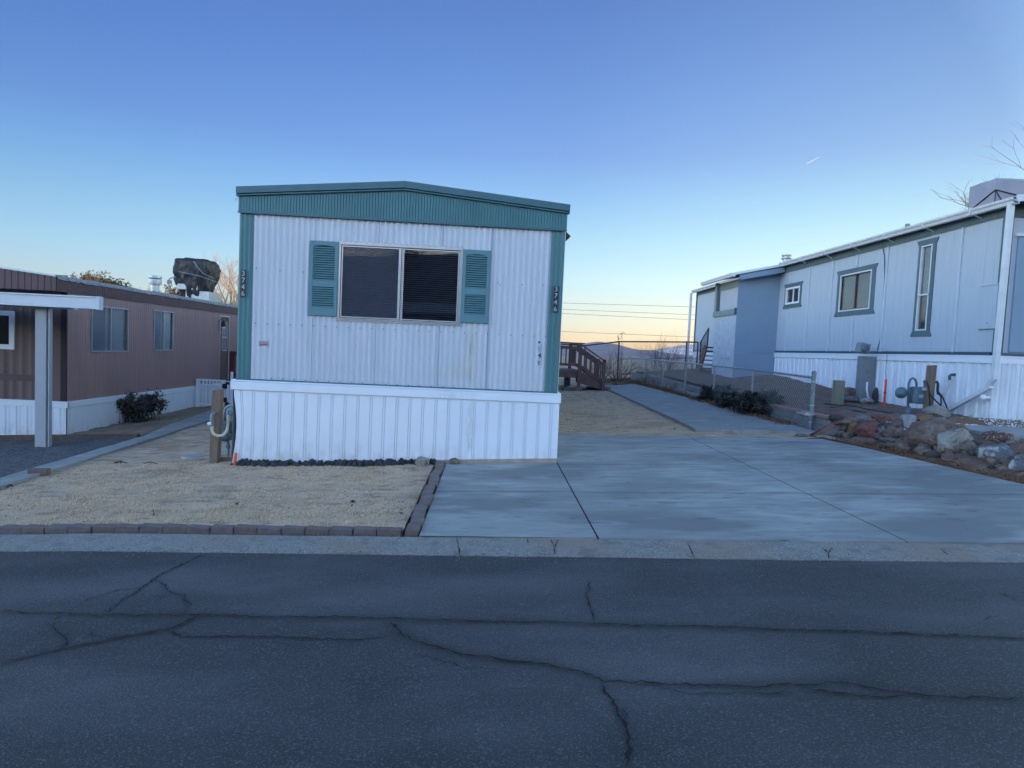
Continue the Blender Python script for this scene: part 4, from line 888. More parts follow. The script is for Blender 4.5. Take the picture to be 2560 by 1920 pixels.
for i, (a, b, c, d) in enumerate(WR_):
    mb = MB(); e = (.075, .13, .085)[i]; fl = .06
    # head and sill boards with flared ends, straight side boards
    for zs, s in ((d, 1), (c, -1)):
        mb.prism([(a-e, zs), (b+e, zs), (b+e+fl, zs+s*.115), (a-e-fl, zs+s*.115)], 0, .022, lambda u, v, h: PR(u, h, v))
    slab(mb, PR, a-e, a, c, d, 0, .02); slab(mb, PR, b, b+e, c, d, 0, .02)
    wn = fix(mb.build('window', TEAL_G, rh))
    mb = MB(); win_frame(mb, PR, a, b, c, d, (.05, .03, .025)[i], -.03, .03); 
    if i == 0: slab(mb, PR, (a+b)/2-.012, (a+b)/2+.012, c+.03, d-.03, -.02, .01)
    if i == 2: slab(mb, PR, a, b, 3.01, 3.04, -.02, .03)
    fix(mb.build('frame', (WPLAS, GUT, GUT)[i], wn))
    if i == 1: mb = MB(); slab(mb, PR, 14.66, 14.69, c+.02, d-.02, -.02, .015); win_frame(mb, PR, a+.03, b-.03, c+.03, d-.03, .02, -.02, .0); fix(mb.build('sash', BROWN_D, wn))
    if i == 2: 
        fix(slab(MB(), PR, a+.02, b-.02, 3.03, d-.02, -.05, -.045).build('curtain', mat('pale sheer curtain', (.42, .46, .46), bump=.3, bsc=30), wn)); fix(slab(MB(), PR, a+.02, b-.02, c+.02, 3.02, -.08, -.075).build('curtain', mat('dark folds', (.07, .075, .07), (.16, .17, .15), sc_=14, bump=0, stretch=(1, 3, .3)), wn))
    if i == 1: fix(slab(MB(), PR, a+.02, b-.02, c+.02, d-.02, -.08, -.075).build('curtain', mat('grey green curtain', (.19, .22, .21), (.26, .29, .275), sc_=7, bump=.4, bsc=10), wn))
    if i == 0: fix(slab(MB(), PR, a+.02, b-.02, c+.02, d-.02, -.09, -.085).build('dark_lining', DARKIN, wn))
    fix(slab(MB(), PR, a+.02, b-.02, c+.02, d-.02, -.015, -.01).build('pane', GLASS2, wn))
mb = MB(); slab(mb, PR, 10.42, 10.75, 2.33, 3.04, 0, .035); hat = fix(mb.build('wall_cabinet', BLUE_W, rh, bevel=.004)); fix(slab(MB(), PR, 10.40, 10.80, 3.04, 3.06, 0, .05).build('cabinet_lip', BLUE_W, hat)); fix(slab(MB(), PR, 10.40, 10.80, 2.29, 2.33, 0, .05).build('cabinet_sill', BLUE_W, hat)); MB().lathe((RX-.036, 10.58, 2.39), [(.012, 0), (.01, -.008)], 8, 'x').build('latch', GALVD, hat)
# skirting side and front
skin(MB(), (RX-.0, RY-.02, 0), (0, 1, 0), (-1, 0, 0), wave(AY-RY, .24, .03, SH_TRAP), lambda u: HR(8.6, RY+u)-.12, lambda u: RZT-.17).build('skirting', W_CORR, rh)
mb = MB().box(RX-.045, RX, RY-.04, AY, RZT-.185, RZT-.075).box(RX-.055, RX, RY-.04, AY, RZT-.078, RZT-.05); mb.box(RX, RX+RWd, RY-.045, RY, RZT-.185, RZT-.075).box(RX, RX+RWd, RY-.055, RY, RZT-.078, RZT-.05); mb.build('skirting_band', W_BAND, rh, bevel=.004)
skin(MB(), (RX-.03, RY-.02, 0), (1, 0, 0), (0, -1, 0), wave(RWd, .17, .035, SH_TRAP), lambda u: HR(8.6+u, RY)-.12, lambda u: RZT-.17).build('front_skirting', W_CORR, rh)
MB().box(RX-.0, RX+.10, RY-.02, RY+.02, RZT-.05, RZE-.02).build('corner_trim', TEAL_D, rh)
MB().box(RX+.1, RX+RWd, RY-.0, RY+.03, RZT, RZE+.1).build('front_wall', BLUE_W, rh)
dq = MB().box(RX+.2, RX+1.1, RY-.03, RY, RZT+.02, RZT+1.95).build('panel_door', BLUE_D, rh, bevel=.004); mb = MB()
for k in range(5): mb.box(RX+.5, RX+.75, RY-.04, RY-.03, RZT+.3+.03*k, RZT+.318+.03*k)
mb.build('vent_louver', GUT, dq); MB().box(RX+.15, RX+1.2, RY-.05, RY, RZT+1.97, RZT+2.02).build('drip_cap', GUT, dq)
MB().box(RX, RX+RWd, RY-.025, RY, RZT-.05, RZT+.0).build('front_bottom_board', TEAL_D, rh)
skin(MB(), (RX-.0, RY-.03, 0), (1, 0, 0), (0, -1, 0), [(0, 0), (RWd, 0)], lambda u: RZE-.25, lambda u: RZE+(RZP-RZE)*(1-abs(u-RWd/2)/(RWd/2))-.02).build('front_fascia', TEAL_D, rh)
mb = MB().prism([(RX-.16, RZE+.0), (RX+RWd/2, RZP), (RX+RWd+.1, RZE), (RX+RWd+.1, RZE-.03), (RX-.16, RZE-.03)], RY-.35, RYB+.1, lambda u, v, h: (u, h, v)); mb.build('roof', mat('dark roof felt', (.05, .055, .065), var=.2, rough=.7), rh)
mb = MB().bar((RX-.18, RY-.37, RZE-.035), (RX+RWd/2, RY-.37, RZP-.035), .03, .11).bar((RX+RWd/2, RY-.37, RZP-.035), (RX+RWd, RY-.37, RZE-.035), .03, .11); mb.build('roof_edge', GUT, rh)
MB().box(RX+RWd-.05, RX+RWd, RY, RYB, .5, RZE).build('far_wall', BLUE_W, rh); MB().box(RX, RX+RWd, RYB-.05, RYB, .5, RZE-.03).build('back_wall', BLUE_W, rh)
# gutter: K profile extruded along the eave, rising slightly to the back
def gutter(y0, y1, x, z0, z1, nm='gutter'):
    mb = MB(); pr = [(-.0, .0), (-.0, -.105), (-.08, -.105), (-.095, -.06), (-.125, -.035), (-.13, .0), (-.12, 0), (-.085, -.09), (-.015, -.09), (-.015, 0)]
    mb.prism(pr, 0, 1, lambda u, v, h: (x+u, y0+(y1-y0)*h, v+z0+(z1-z0)*h)); return fix(mb.build(nm, GUT, rh))
g_ = gutter(10.0, AY-.4, 8.46, 4.40, 4.46)
mb = MB(); y = 10.9
while y < 18: mb.box(8.325, 8.47, y-.012, y+.012, 4.285+(y-10)*.007, 4.415+(y-10)*.007); mb.bar((8.4, y+.02, 4.30+(y-10)*.007), (8.58, y+.02, 4.25), .02, .012); y += 1.22
mb.build('gutter_bracket', GUT, g_)
mb = MB(); mb.bar((8.40, 10.1, 4.33), (8.42, 10.15, 1.42), .085, .075, (0, 1, 0)); mb.bar((8.42, 10.15, 1.44), (8.44, 10.3, 1.28), .08, .07, (0, 1, 0)); mb.bar((8.44, 10.22, 1.30), (8.42, 11.35, .70), .08, .07); mb.build('downspout', GUT, rh, bevel=.006)
q = Xp(2472, 994, 8.55); MB().lathe((8.56, q.y, q.z), [(.03, 0), (.03, -.08), (.05, -.09), (.05, -.13), (.02, -.15)], 12, 'x').build('cleanout_cap', WPLAS, rh)
for px, py, Yv, r_, h_, m_ in ((1967, 640, 21, .11, .42, GALV), (2269, 560, 15.5, .05, .32, mat('green grey vent', (.2, .27, .26), bump=0))):
    q = Yp(px, py, Yv); zr = RZE+.05
    if r_ > .1: MB().lathe((q.x, Yv, zr), [(.22, 0), (.14, .1), (.12, .12), (.12, q.z-zr-.12), (.17, q.z-zr-.10), (.17, q.z-zr-.07), (.12, q.z-zr-.05), (.12, q.z-zr-.02), (.16, q.z-zr), (.16, q.z-zr+.04), (.03, q.z-zr+.06)], 16).build('roof_vent', m_, rh)
    else: MB().lathe((q.x, Yv, zr), [(.13, 0), (.06, .22), (.055, .22), (.055, q.z-zr)], 12).build('roof_vent', m_, rh)
pts = [Xp(px, py, 8.585) for px, py in ((2201, 590), (2206, 612), (2211, 640), (2212, 690), (2209, 740), (2206, 800), (2200, 850), (2193, 876))]
MB().tube(pts, .008, 5).build('wall_cable', BLACK, rh)
# addition
AX = 7.33
zb_ = HR(7.8, 19)-.2
mb = MB(); s1 = Yp(1834, 881, AY).z
mb.add([(AX, AY, s1+.005), (RX, AY, s1+.005), (RX, AY, 4.26), (AX, AY, 4.0)], [(0, 1, 2, 3)]); mb.add([(AX, AY-.006, zb_), (RX, AY-.006, zb_), (RX, AY-.006, s1-.0), (AX, AY-.006, s1-.0)], [(0, 1, 2, 3)])
mb.build('addition_wall', BLUE_D, rh, label='flat darker blue wall of the projecting room')
BY = 20.45
PA = lambda a, d, z: (AX-d, a, z)
mb = MB(); skin(mb, (AX, AY, 0), (0, 1, 0), (-1, 0, 0), [(0, 0), (BY-AY, 0)], lambda u: zb_, lambda u: 3.02); fix(mb.build('addition_side', WASH, rh, label='whitewashed plywood side of the projecting room'))
mb = MB(); prof = [(0, 0)]; u = 0
while u < .9: u += .6; prof += [(u-.008, 0), (u-.004, -.012), (u+.004, -.012), (u+.008, 0)]
prof.append((BY-AY-.2, 0))
BLUE_S = mat('weathered pale board', (.42, .43, .47), var=.1, sc_=5, rough=.8, bump=.2, stretch=(1, 6, .3))
skin(MB(), (AX+.05, AY, 0), (0, 1, 0), (-1, 0, 0), prof, lambda u: 3.0, lambda u: 3.78).build('addition_panel', BLUE_S, rh)
skin(MB(), (AX+.03, AY, 0), (0, 1, 0), (-1, 0, 0), prof, lambda u: 3.76, lambda u: 4.0).build('addition_frieze', mat('grey green frieze', (.17, .20, .2), var=.1, bump=.2, stretch=(1, 6, .3)), rh)
mb = MB(); slab(mb, PA, AY+.03, BY+.1, 2.93, 3.1, 0, .05); fix(mb.build('ledge', mat('grey green ledge', (.21, .25, .25), var=.1, bump=.1), rh)); MB().box(AX-.06, AX-.0, AY, AY+.05, 2.93, 3.12).build('ledge_end', TEAL_D, rh)
mb = MB(); slab(mb, PA, BY-.22, BY-.02, 3.1, 4.0, -.4, -.02); fix(mb.build('opening_shade', TEAL_D, rh)); mb = MB(); slab(mb, PA, BY-.05, BY+.1, 3.1, 4.05, -.04, .02); fix(mb.build('corner_post', mat('grey post', (.25, .27, .28), bump=.05), rh))  # first slab: dark solid block painting the shade of the recessed opening
MB().box(AX+.02, RX, BY-.02, BY+.02, zb_, 3.95).build('addition_back', BLUE_S, rh)
q = Yp(1790, 889, AY); mb = MB(); slab(mb, PA, 19.0, 19.7, 1.60, 1.77, 0, .03); fix(mb.build('side_vent', WASH, rh))
mb = MB(); mb.add([(AX-.25, AY-.35, 4.13), (RX+.1, AY-.35, 4.47), (RX+.1, BY+.5, 4.47), (AX-.25, BY+.5, 4.13), (AX-.25, AY-.35, 4.09), (RX+.1, AY-.35, 4.43), (RX+.1, BY+.5, 4.43), (AX-.25, BY+.5, 4.09)], [(0, 1, 2, 3), (7, 6, 5, 4), (0, 4, 5, 1), (1, 5, 6, 2), (2, 6, 7, 3), (3, 7, 4, 0)]); mb.build('addition_roof', mat('dark roof felt', (.05, .055, .065)), rh)
MB().bar((AX-.27, AY-.37, 4.085), (RX-.1, AY-.37, 4.415), .03, .07).build('rake_edge', GUT, rh); MB().bar((AX-.1, AY-.33, 3.99), (RX-.05, AY-.33, 4.28), .03, .15).build('rake_board', BLUE_D, rh)
mb = MB(); pr = [(0, 0), (0, -.1), (-.09, -.1), (-.12, 0)]; mb.prism(pr, AY-.36, BY+.6, lambda u, v, h: (AX-.24+u, h, v+4.11)); fix(mb.build('addition_gutter', GUT, rh))
# rear part of the long wall
gutter(BY+.4, RYB, 8.46, 4.42, 4.40)
MB().box(RX-.03, RX, RYB-.08, RYB+.02, 1.8, RZE).build('rear_corner_board', TEAL_G, rh); MB().box(8.3, 8.38, RYB-.05, RYB+.05, .6, 4.3).build('rear_downspout', GUT, rh)
skin(MB(), (RX-.01, AY, 0), (0, 1, 0), (-1, 0, 0), wave(RYB-AY, .24, .016, SH_TRAP), lambda u: .55, lambda u: RZT-.05).build('rear_skirting', W_CORR, rh)
# side stairs with iron rail
stp = thing('side_stairs', (7.7, 22.5, .9), 'steep brown timber stairs with black iron rail at the pale blue home', 'stairs')
Xs = 7.45
e = [Xp(px, py, Xs) for px, py in ((1742, 925), (1752, 938), (1767, 880), (1765, 855), (1756, 880), (1746, 918))]
P1, P2 = Xp(1746, 930, Xs), Xp(1764, 868, Xs)
for xx in (Xs, Xs+.75): MB().bar((xx, P1.y, P1.z), (xx, P2.y, P2.z), .05, .3).build('stringer', mat('brown stringer', (.15, .085, .055), bump=.1), stp)
mb = MB()
for k in range(6): t = (k+.5)/6; mb.box(Xs+.02, Xs+.75, P1.y+(P2.y-P1.y)*t-.13, P1.y+(P2.y-P1.y)*t+.13, P1.z+(P2.z-P1.z)*t+.05, P1.z+(P2.z-P1.z)*t+.09)
mb.build('treads', DECKW, stp)
r0, r1, r2, r3 = [Xp(px, py, Xs) for px, py in ((1749, 910), (1752, 854), (1772, 820), (1768, 870))]
mb = MB().tube([r0, r1], .022, 6).tube([r1, r2], .02, 6).tube([r2, r3], .02, 6).tube([r0+V((0, 0, .15)), r3], .014, 6)
for k in range(1, 7): t = k/7; a = r1.lerp(r2, t); b = (r0+V((0, 0, .15))).lerp(r3, t); mb.tube([a, b], .01, 5)
mb.build('railing', BLACK, stp)
# covered cooler at the right
cr_ = thing('covered_rooftop_cooler', (10.3, 12.6, 4.6), 'boxy rooftop cooler under a grey canvas cover on the pale blue home roof', 'cooler')
cxl, cyf = 9.65, 12.0; zt_ = 5.33
import bmesh
bm = bmesh.new(); bmesh.ops.create_cube(bm, size=2); bmesh.ops.subdivide_edges(bm, edges=bm.edges[:], cuts=20, use_grid_fill=True); mb = MB()
for v in bm.verts:
    x, y, z = v.co; w_ = .012*noise.noise(V((x*3, y*3, z*3)))+.012*noise.noise(V((x*1.5, y*1.5, z*6)))
    mb.v.append((cxl+.65+(x*.65)*(1+w_)-.0, cyf+.65+(y*.34-.31)*(1+w_), 4.85+z*.46+w_*.4+(.05*(1-max(abs(x), abs(y))) if z > .99 else 0)))
bm.verts.index_update(); mb.f = [tuple(v.index for v in f.verts) for f in bm.faces]; bm.free(); mb.build('canvas_cover', BAG2, cr_, smooth=True)
c0 = V((cxl-.012, cyf-.012, 5.08)); mb = MB().tube([c0, (cxl-.012, cyf+.68, 4.78)], .012, 5).tube([c0, (cxl+1.1, cyf-.012, 4.88)], .012, 5).tube([c0, (cxl-.0, cyf-.012, 4.6)], .009, 5).tube([c0, (cxl+.25, cyf-.012, 4.72), (cxl+.45, cyf-.012, 4.66)], .009, 5); mb.build('cord', BLACK, cr_)
o = MB().box(cxl+.72, cxl+1.1, cyf-.03, cyf-.018, 4.92, 5.0).build('label_tag', WPLAS, cr_); MB().box(cxl+.76, cxl+.78, cyf-.033, cyf-.03, 4.94, 4.98).box(cxl+.80, cxl+.9, cyf-.033, cyf-.03, 4.945, 4.975).build('print', BLACK, o)
#@@PART3
# ================================================================== RIGHT YARD: block wall, fence, shrubs
bw = thing('block_wall', (5.9, 13, .4), 'low grey concrete block retaining wall with pink cap behind the chain link fence', 'wall')
mb = MB()
for k in range(37):
    y0 = 10.36+.405*k; zt0_, zt1_ = WT(y0)-.06, WT(y0+.4)-.06
    for j in range(2):
        zl = [.3+.19*j*1.0, .3+.19*j*1.0]; zh = [zt0_ if j else .475, zt1_ if j else .475]; yo = .2*j
        mb.hexa([(5.84, y0+yo, zl[0]), (5.96, y0+yo, zl[0]), (5.96, y0+yo+.385, zl[1]), (5.84, y0+yo+.385, zl[1])], [(5.84, y0+yo, zh[0]), (5.96, y0+yo, zh[0]), (5.96, y0+yo+.385, zh[1]), (5.84, y0+yo+.385, zh[1])])
mb.box(5.855, 5.95, 10.4, 25, .1, .6); mb.box(5.96, 6.35, 10.36, 10.48, .3, .475).box(5.96, 6.2, 10.362, 10.48, .48, .6).box(6.205, 6.5, 10.36, 10.48, .48, .6)
mb.build('blocks', BLOCK, bw)
mb = MB()
for k in range(10): y0 = 10.33+.4*k; mb.box(5.81, 5.99, y0, y0+.39, WT(y0)-.055, WT(y0)+.005)
mb.box(5.995, 6.45, 10.33, 10.5, .61, .67)
mb.build('cap', CAPR, bw, bevel=.006)
FX = 5.72
fz = lambda y: 1.34+.008*(y-10.8)
fn = thing('chain_link_fence', (FX, 10.8, .35), 'low galvanised chain link fence with round top rail beside the concrete path', 'fence')
FP = [10.85, 13.4, 15.75, 18.1, 20.5, 22.9, 25.2]
for i, y in enumerate(FP):
    r_ = .038 if i == 0 else .024; zt_ = fz(y)+(.05 if i == 0 else -.0)
    mb = MB().tube([(FX, y, H(FX, y)-.05), (FX, y, zt_)], r_, 12); 
    if i == 0: mb.lathe((FX, y, zt_), [(.042, -.03), (.042, .0), (.03, .025), (.01, .035)], 12)
    else: mb.lathe((FX, y, zt_), [(.03, -.02), (.03, .01), (.02, .03)], 8)
    mb.build('fence_post', GALVD if i == 0 else GALV, fn, smooth=False)
MB().tube([(FX, 10.85, fz(10.85)-.04)]+[(FX, y, fz(y)) for y in FP[1:]], .021, 8).build('top_rail', GALV, fn)
mb = MB(); y0, y1 = 10.9, 25.2
def mesh_wire(mb, pt, Lh, zlo, zhi, cell, r):
    """two families of slanting wires; pt(u, z)"""
    hh = zhi-zlo; u = -hh
    while u < Lh:
        for s in (0, 1):
            a0, b0 = max(u, 0), min(u+hh, Lh)
            if b0-a0 > .02:
                za, zb = (zlo+(a0-u), zlo+(b0-u)) if s == 0 else (zhi-(a0-u), zhi-(b0-u)); mb.tube([pt(a0, za), pt(b0, zb)], r, 3, False)
        u += cell
mesh_wire(mb, lambda u, z: (FX-.025, y0+u, z*(fz(y0+u)-.0-H(FX, y0+u)-.03)+H(FX, y0+u)+.03), y1-y0, 0, 1, .085, .0024)
mb.build('wire_mesh', GALV, fn)
for k, z in enumerate((1.22, .8, .5)): MB().lathe((FX, 10.85, z), [(.045, 0), (.045, .025)], 12).build('tension_band', GALV, fn)
# tall fence at the back
TY = 25.6; tf = thing('chain_link_fence', (6, TY, .5), 'tall dark chain link fence with top rail across the back of the yard', 'fence')
p0 = Yp(1548, 854, TY); p1 = Yp(1717, 855, TY); pl_ = Yp(1463, 864, 28.0)
for p in (p0, p1, V((8.53, TY, p1.z+.01)), pl_): MB().tube([(p.x, p.y, H(p.x, p.y)-.5), p], .032, 8).build('fence_post', BLACK, tf)
MB().tube([V((1.2, 31, 1.98)), pl_, p0, p1, (8.53, TY, p1.z+.01)], .03, 8).build('top_rail', BLACK, tf)
zz = lambda x: p0.z+(p1.z-p0.z)*(x-p0.x)/(p1.x-p0.x)
mb = MB().tube([(p0.x, TY, p0.z-.72), (8.53, TY, p1.z-.65)], .01, 4); mb.build('tension_wire', BLACK, tf)
mb = MB(); mesh_wire(mb, lambda u, z: (p0.x+u, TY-.03, H(5.8, TY)+z*(zz(p0.x+u)-H(5.8, TY))), 8.53-p0.x, 0, 1, .09, .004)
d_ = (p0-pl_); ln_ = V((d_.x, d_.y, 0)).length
mesh_wire(mb, lambda u, z: (pl_.x+d_.x*u/ln_, pl_.y+d_.y*u/ln_, .35+z*(pl_.z+d_.z*u/ln_-.35)), ln_, 0, 1, .09, .004); mb.build('wire_mesh', GALVD, tf)
# ------------------------------------------------------------------ plants
def grow(mb, p, d, L_, r, dep, rnd, kids, spread, up=.15, seg=3, n=4, wob=.25, shrink=.66, tips=None):
    pts = [V(p)]; d = V(d).normalized(); rs = [r]
    for i in range(seg):
        d = (d+V((rnd.gauss(0, wob), rnd.gauss(0, wob), rnd.gauss(0, wob)+up))*.5).normalized(); pts.append(pts[-1]+d*L_/seg); rs.append(r*(1-.4*(i+1)/seg))
    mb.tube(pts, rs, n if r > .006 else 3, False)
    if tips is not None and dep <= 2: tips += pts[1:]
    if dep == 0: return
    for k in range(kids):
        t = rnd.uniform(.35, 1) if k else 1; i = min(seg-1, int(t*seg)); q = pts[i].lerp(pts[i+1], t*seg-i) if i < seg else pts[-1]
        a = d.cross(V((rnd.gauss(0, 1), rnd.gauss(0, 1), rnd.gauss(0, 1)))).normalized(); nd_ = (d+a*spread*rnd.uniform(.5, 1.3)).normalized()
        grow(mb, q, nd_, L_*shrink*rnd.uniform(.7, 1.2), rs[-1]*.85, dep-1, rnd, kids, spread, up, seg, n, wob, shrink, tips)
def leaves(mb, pts, size, rnd, per=3, sp=.05):
    for p in pts:
        for _ in range(per):
            c = p+V((rnd.gauss(0, sp), rnd.gauss(0, sp), rnd.gauss(0, sp))); a = V((rnd.gauss(0, 1), rnd.gauss(0, 1), rnd.gauss(0, .7))).normalized(); b = a.cross(V((rnd.gauss(0, 1), rnd.gauss(0, 1), rnd.gauss(0, 1)))).normalized(); s = size*rnd.uniform(.6, 1.3); h = a.cross(b)*s*.18
            mb.add([c-a*s, c+b*s*.42+h, c+a*s, c-b*s*.42+h], [(0, 1, 2, 3)])
def shrub(name, p, wd, ht, lab, cat, m_leaf, seed, dens=1, size=.035, stems=14, grp=None, dep=3):
    t = thing(name, p, lab, cat, grp); rnd = random.Random(seed); mb = MB(); tips = []
    for k in range(stems):
        a = rnd.uniform(0, 6.28); s = rnd.uniform(.3, 1); q = V(p)+V((_c(a)*wd*.3*s, _s(a)*wd*.25*s, 0))
        grow(mb, q, (_c(a)*s*wd/ht*.7, _s(a)*s*wd/ht*.5, 1), ht*.5, .009, dep, rnd, 3, .8, .12, 3, 4, .3, .55, tips)
    mb.build('stems', TWIG, t); mb = MB(); tips += [V(p)+V((rnd.gauss(0, .22)*wd, rnd.gauss(0, .18)*wd, rnd.uniform(.03, .45)*ht)) for _ in range(len(tips)//5)]; leaves(mb, tips, size, rnd, dens, size*.9); mb.build('foliage', m_leaf, t)
def bare(name, p, ht, lab, cat, seed, m=TWIG, stems=9, r=.014, dep=4, kids=3, lean=.7, spread=.7, grp=None, up=.12, shrink=.66):
    rnd = random.Random(seed); mb = MB()
    for k in range(stems):
        a = rnd.uniform(0, 6.28); s = rnd.uniform(.1, 1)*lean
        grow(mb, V(p)+V((_c(a)*.12*s, _s(a)*.12*s, -.05)), (_c(a)*s, _s(a)*s*.7, 1), ht*.42*rnd.uniform(.7, 1.1), r, dep, rnd, kids, spread, up, 3, 4, .22, shrink)
    return tag(mb.build(name, m, at=p), lab, cat, grp)
for i, (px, py, wd, ht, lab) in enumerate([(1785, 1008, .85, .5, 'dark evergreen shrub at the far end of the row under the fence'), (1835, 1026, .75, .42, 'dark evergreen shrub in the middle of the row under the fence'), (1885, 1042, .85, .55, 'dark evergreen shrub at the near end of the row under the fence')]):
    g = G(px, py); shrub('evergreen_shrub', (g.x+.15, g.y+.15, g.z), wd, ht, lab, 'shrub', LEAFD, 20+i, 4, .034, 26, 'evergreen shrubs under the fence')
g = G(345, 1054); shrub('leafy_bush', (g.x, g.y, g.z), .85, .66, 'dark purple green bush against the white skirting of the mauve home', 'bush', LEAFP, 5, 2, .033, 16)
# bare shrubs at the back
for i, (px, py, Y, ht, st_, lab) in enumerate([(1545, 955, 24.2, 1.55, 16, 'bare twiggy shrub behind the deck stairs'), (1660, 950, 24.6, 2.1, 20, 'tallest bare shrub against the tall chain link fence'), (1500, 962, 25.2, 1.0, 12, 'low tangled bare shrub right beside the deck stairs'), (1716, 950, 23.5, 1.2, 9, 'bare shrub at the foot of the projecting blue wall'), (1610, 950, 24.9, 1.0, 10, 'short bare shrub between the two larger bare shrubs')]):
    q = Yp(px, py, Y); bare('bare_shrub', (q.x, Y, H(q.x, Y)), ht, lab, 'shrub', 40+i, stems=st_, r=.013, dep=4, lean=.95)
rnd = random.Random(77); q = Yp(1575, 930, 26.3)
for px, ytop, lab in ((1555, 833, 'thin dry flower stalk rising above the tall fence, taller of two'), (1546, 842, 'thin dry flower stalk rising above the tall fence, shorter of two')):
    a = Yp(px, 950, 25.2); b = Yp(px, ytop, 25.2); mb = MB().tube([(a.x-.05, 25.2, H(a.x, 25)), a.lerp(b, .6), b], .008, 4); tp = []
    for k in range(26): tp.append(b+V((rnd.gauss(0, .05), 0, rnd.gauss(-.03, .05))))
    leaves(mb, tp, .03, rnd, 1, .01); tag(mb.build('dry_stalk', TWIG, at=(a.x, 25.2, .5)), lab, 'plant', 'dry stalks by the tall fence')
mb = MB(); rnd = random.Random(9)
for i in range(2600):
    y = rnd.uniform(15.5, 24); x = 5.62+rnd.gauss(0, .12); z = H(x, y)+rnd.uniform(0, .10); leaves(mb, [V((x, y, z))], .035, rnd, 1, .01)
for i in range(2200):
    y = rnd.uniform(23.2, 25.4); x = rnd.uniform(3.6, 7.4); leaves(mb, [V((x, y, H(x, y)+rnd.uniform(0, .22)*rnd.random()))], .04, rnd, 1, .01)
for i in range(3600):
    y = rnd.uniform(5.2, 9.9); x = XE(y)+abs(rnd.gauss(.06, .16)); leaves(mb, [V((x, y, HR(x, y)+.012))], .020, rnd, 1, .008)
for i in range(1500):
    y = rnd.uniform(11.2, 16.5); x = 5.52+rnd.gauss(0, .10); leaves(mb, [V((x, y, H(x, y)+.075))], .026, rnd, 1, .008)
st(mb.build('leaf_litter', LITTER), 'stuff', 'dry brown leaves along the driveway edge, the fence and the back of the yard')
mb = MB()
for i in range(1500):
    x = rnd.uniform(7.0, 10.5); y = rnd.uniform(9.87, 10.34) if i % 5 else rnd.uniform(8.4, 9.9)*.35+6.2; s = rnd.uniform(.006, .018)
    if i % 5 == 0: y = rnd.uniform(9.3, 10.3); x = rnd.uniform(6.2, 7.3)
    c = V((x, y, HR(x, y)+.012+(.03 if y < 9.86 and x > 7.2 else 0))); mb.add([c+V((s, 0, 0)), c+V((0, s, 0)), c+V((-s, 0, 0)), c+V((0, -s, 0)), c+V((0, 0, s*.8))], [(0, 1, 4), (1, 2, 4), (2, 3, 4), (3, 0, 4)])
st(mb.build('stone_chips', WCHIP), 'stuff', 'white stone chips scattered at the foot of the pale blue home')
mb = MB()
for i in range(1400):
    x = rnd.uniform(6.05, 8.5); y = rnd.uniform(8.5, 18); s = rnd.uniform(.006, .024)
    if y < 10.3 and x > 7.1: continue
    c = V((x, y, HR(x, y)+.012)); mb.add([c+V((s, 0, 0)), c+V((0, s, 0)), c+V((-s, 0, 0)), c+V((0, -s, 0)), c+V((s*.2, s*.1, s*.7))], [(0, 1, 4), (1, 2, 4), (2, 3, 4), (3, 0, 4)])
st(mb.build('pebbles', RK['brown2']), 'stuff', 'small pebbles and clods scattered over the brown soil of the raised yard')
mb = MB()
for i in range(1500):
    k = rnd.random(); s = rnd.uniform(.0025, .009)
    if k < .45: x = rnd.uniform(-4, 4.5); y = yfront(x)+abs(rnd.gauss(0, .05))*(1 if rnd.random() < .4 else -1); z = H(x, y)+.006*(y > yfront(x))
    elif k < .75: x = rnd.uniform(-4, -.6); y = 4.93-.066*x-abs(rnd.gauss(0, .03)); z = H(x, y)+.008
    else: x = rnd.uniform(-.5, 5.2); y = rnd.uniform(4.9, 10); z = H(x, y)+.013
    if k >= .75: s *= .6
    c = V((x, y, z)); mb.add([c+V((s, 0, 0)), c+V((0, s, 0)), c+V((-s, 0, 0)), c+V((0, -s, 0)), c+V((s*.2, s*.1, s*.8))], [(0, 1, 4), (1, 2, 4), (2, 3, 4), (3, 0, 4)])
st(mb.build('grit', RK['brown2']), 'stuff', 'loose grit along the gutter and the driveway')
mb = MB()
for i in range(1100):
    x = rnd.uniform(-5, -.75) if i % 4 else rnd.uniform(1, 3.5); y = rnd.uniform(5.4, 7.8) if i % 4 else rnd.uniform(10.6, 19); s = rnd.uniform(.004, .012)*(1+(i % 4 == 0)); leaves(mb, [V((x, y, H(x, y)+.016))], s, rnd, 1, .004)
st(mb.build('crumbs', LITTER), 'stuff', 'crumbled leaf bits scattered over the lawn')
st(strip('b', None, [(3.9, 22.9), (8.5, 22.9)], [(3.6, 27), (8.5, 27)], 60, 50, .03, rough=.05, seed=6).build('back_soil', DIRT))
for i, (y, h_) in enumerate(((17.6, .45), (19.4, .5), (21.2, .55), (22.6, .6))): bare('dry_weed', (5.74, y, H(5.7, y)), h_, ('nearest', 'second', 'third', 'farthest')[i]+' of the brown dry weeds between the fence and the kerb', 'plant', 90+i, LITTER, stems=16, r=.007, dep=3, lean=.8, grp='dry weeds along the fence')
# low kerb beside the path
pts = [(5.62, 15.9), (5.75, 18.0), (5.85, 20.0), (5.9, 22.5)]; mb = MB()
for a, b in zip(pts, pts[1:]): mb.bar((a[0], a[1], H(*a)+.07), (b[0], b[1], H(*b)+.07), .14, .18)
tag(mb.build('kerb', PATHC, at=(5.7, 17, .4), bevel=.01), 'low concrete kerb along the right side of the path', 'kerb')
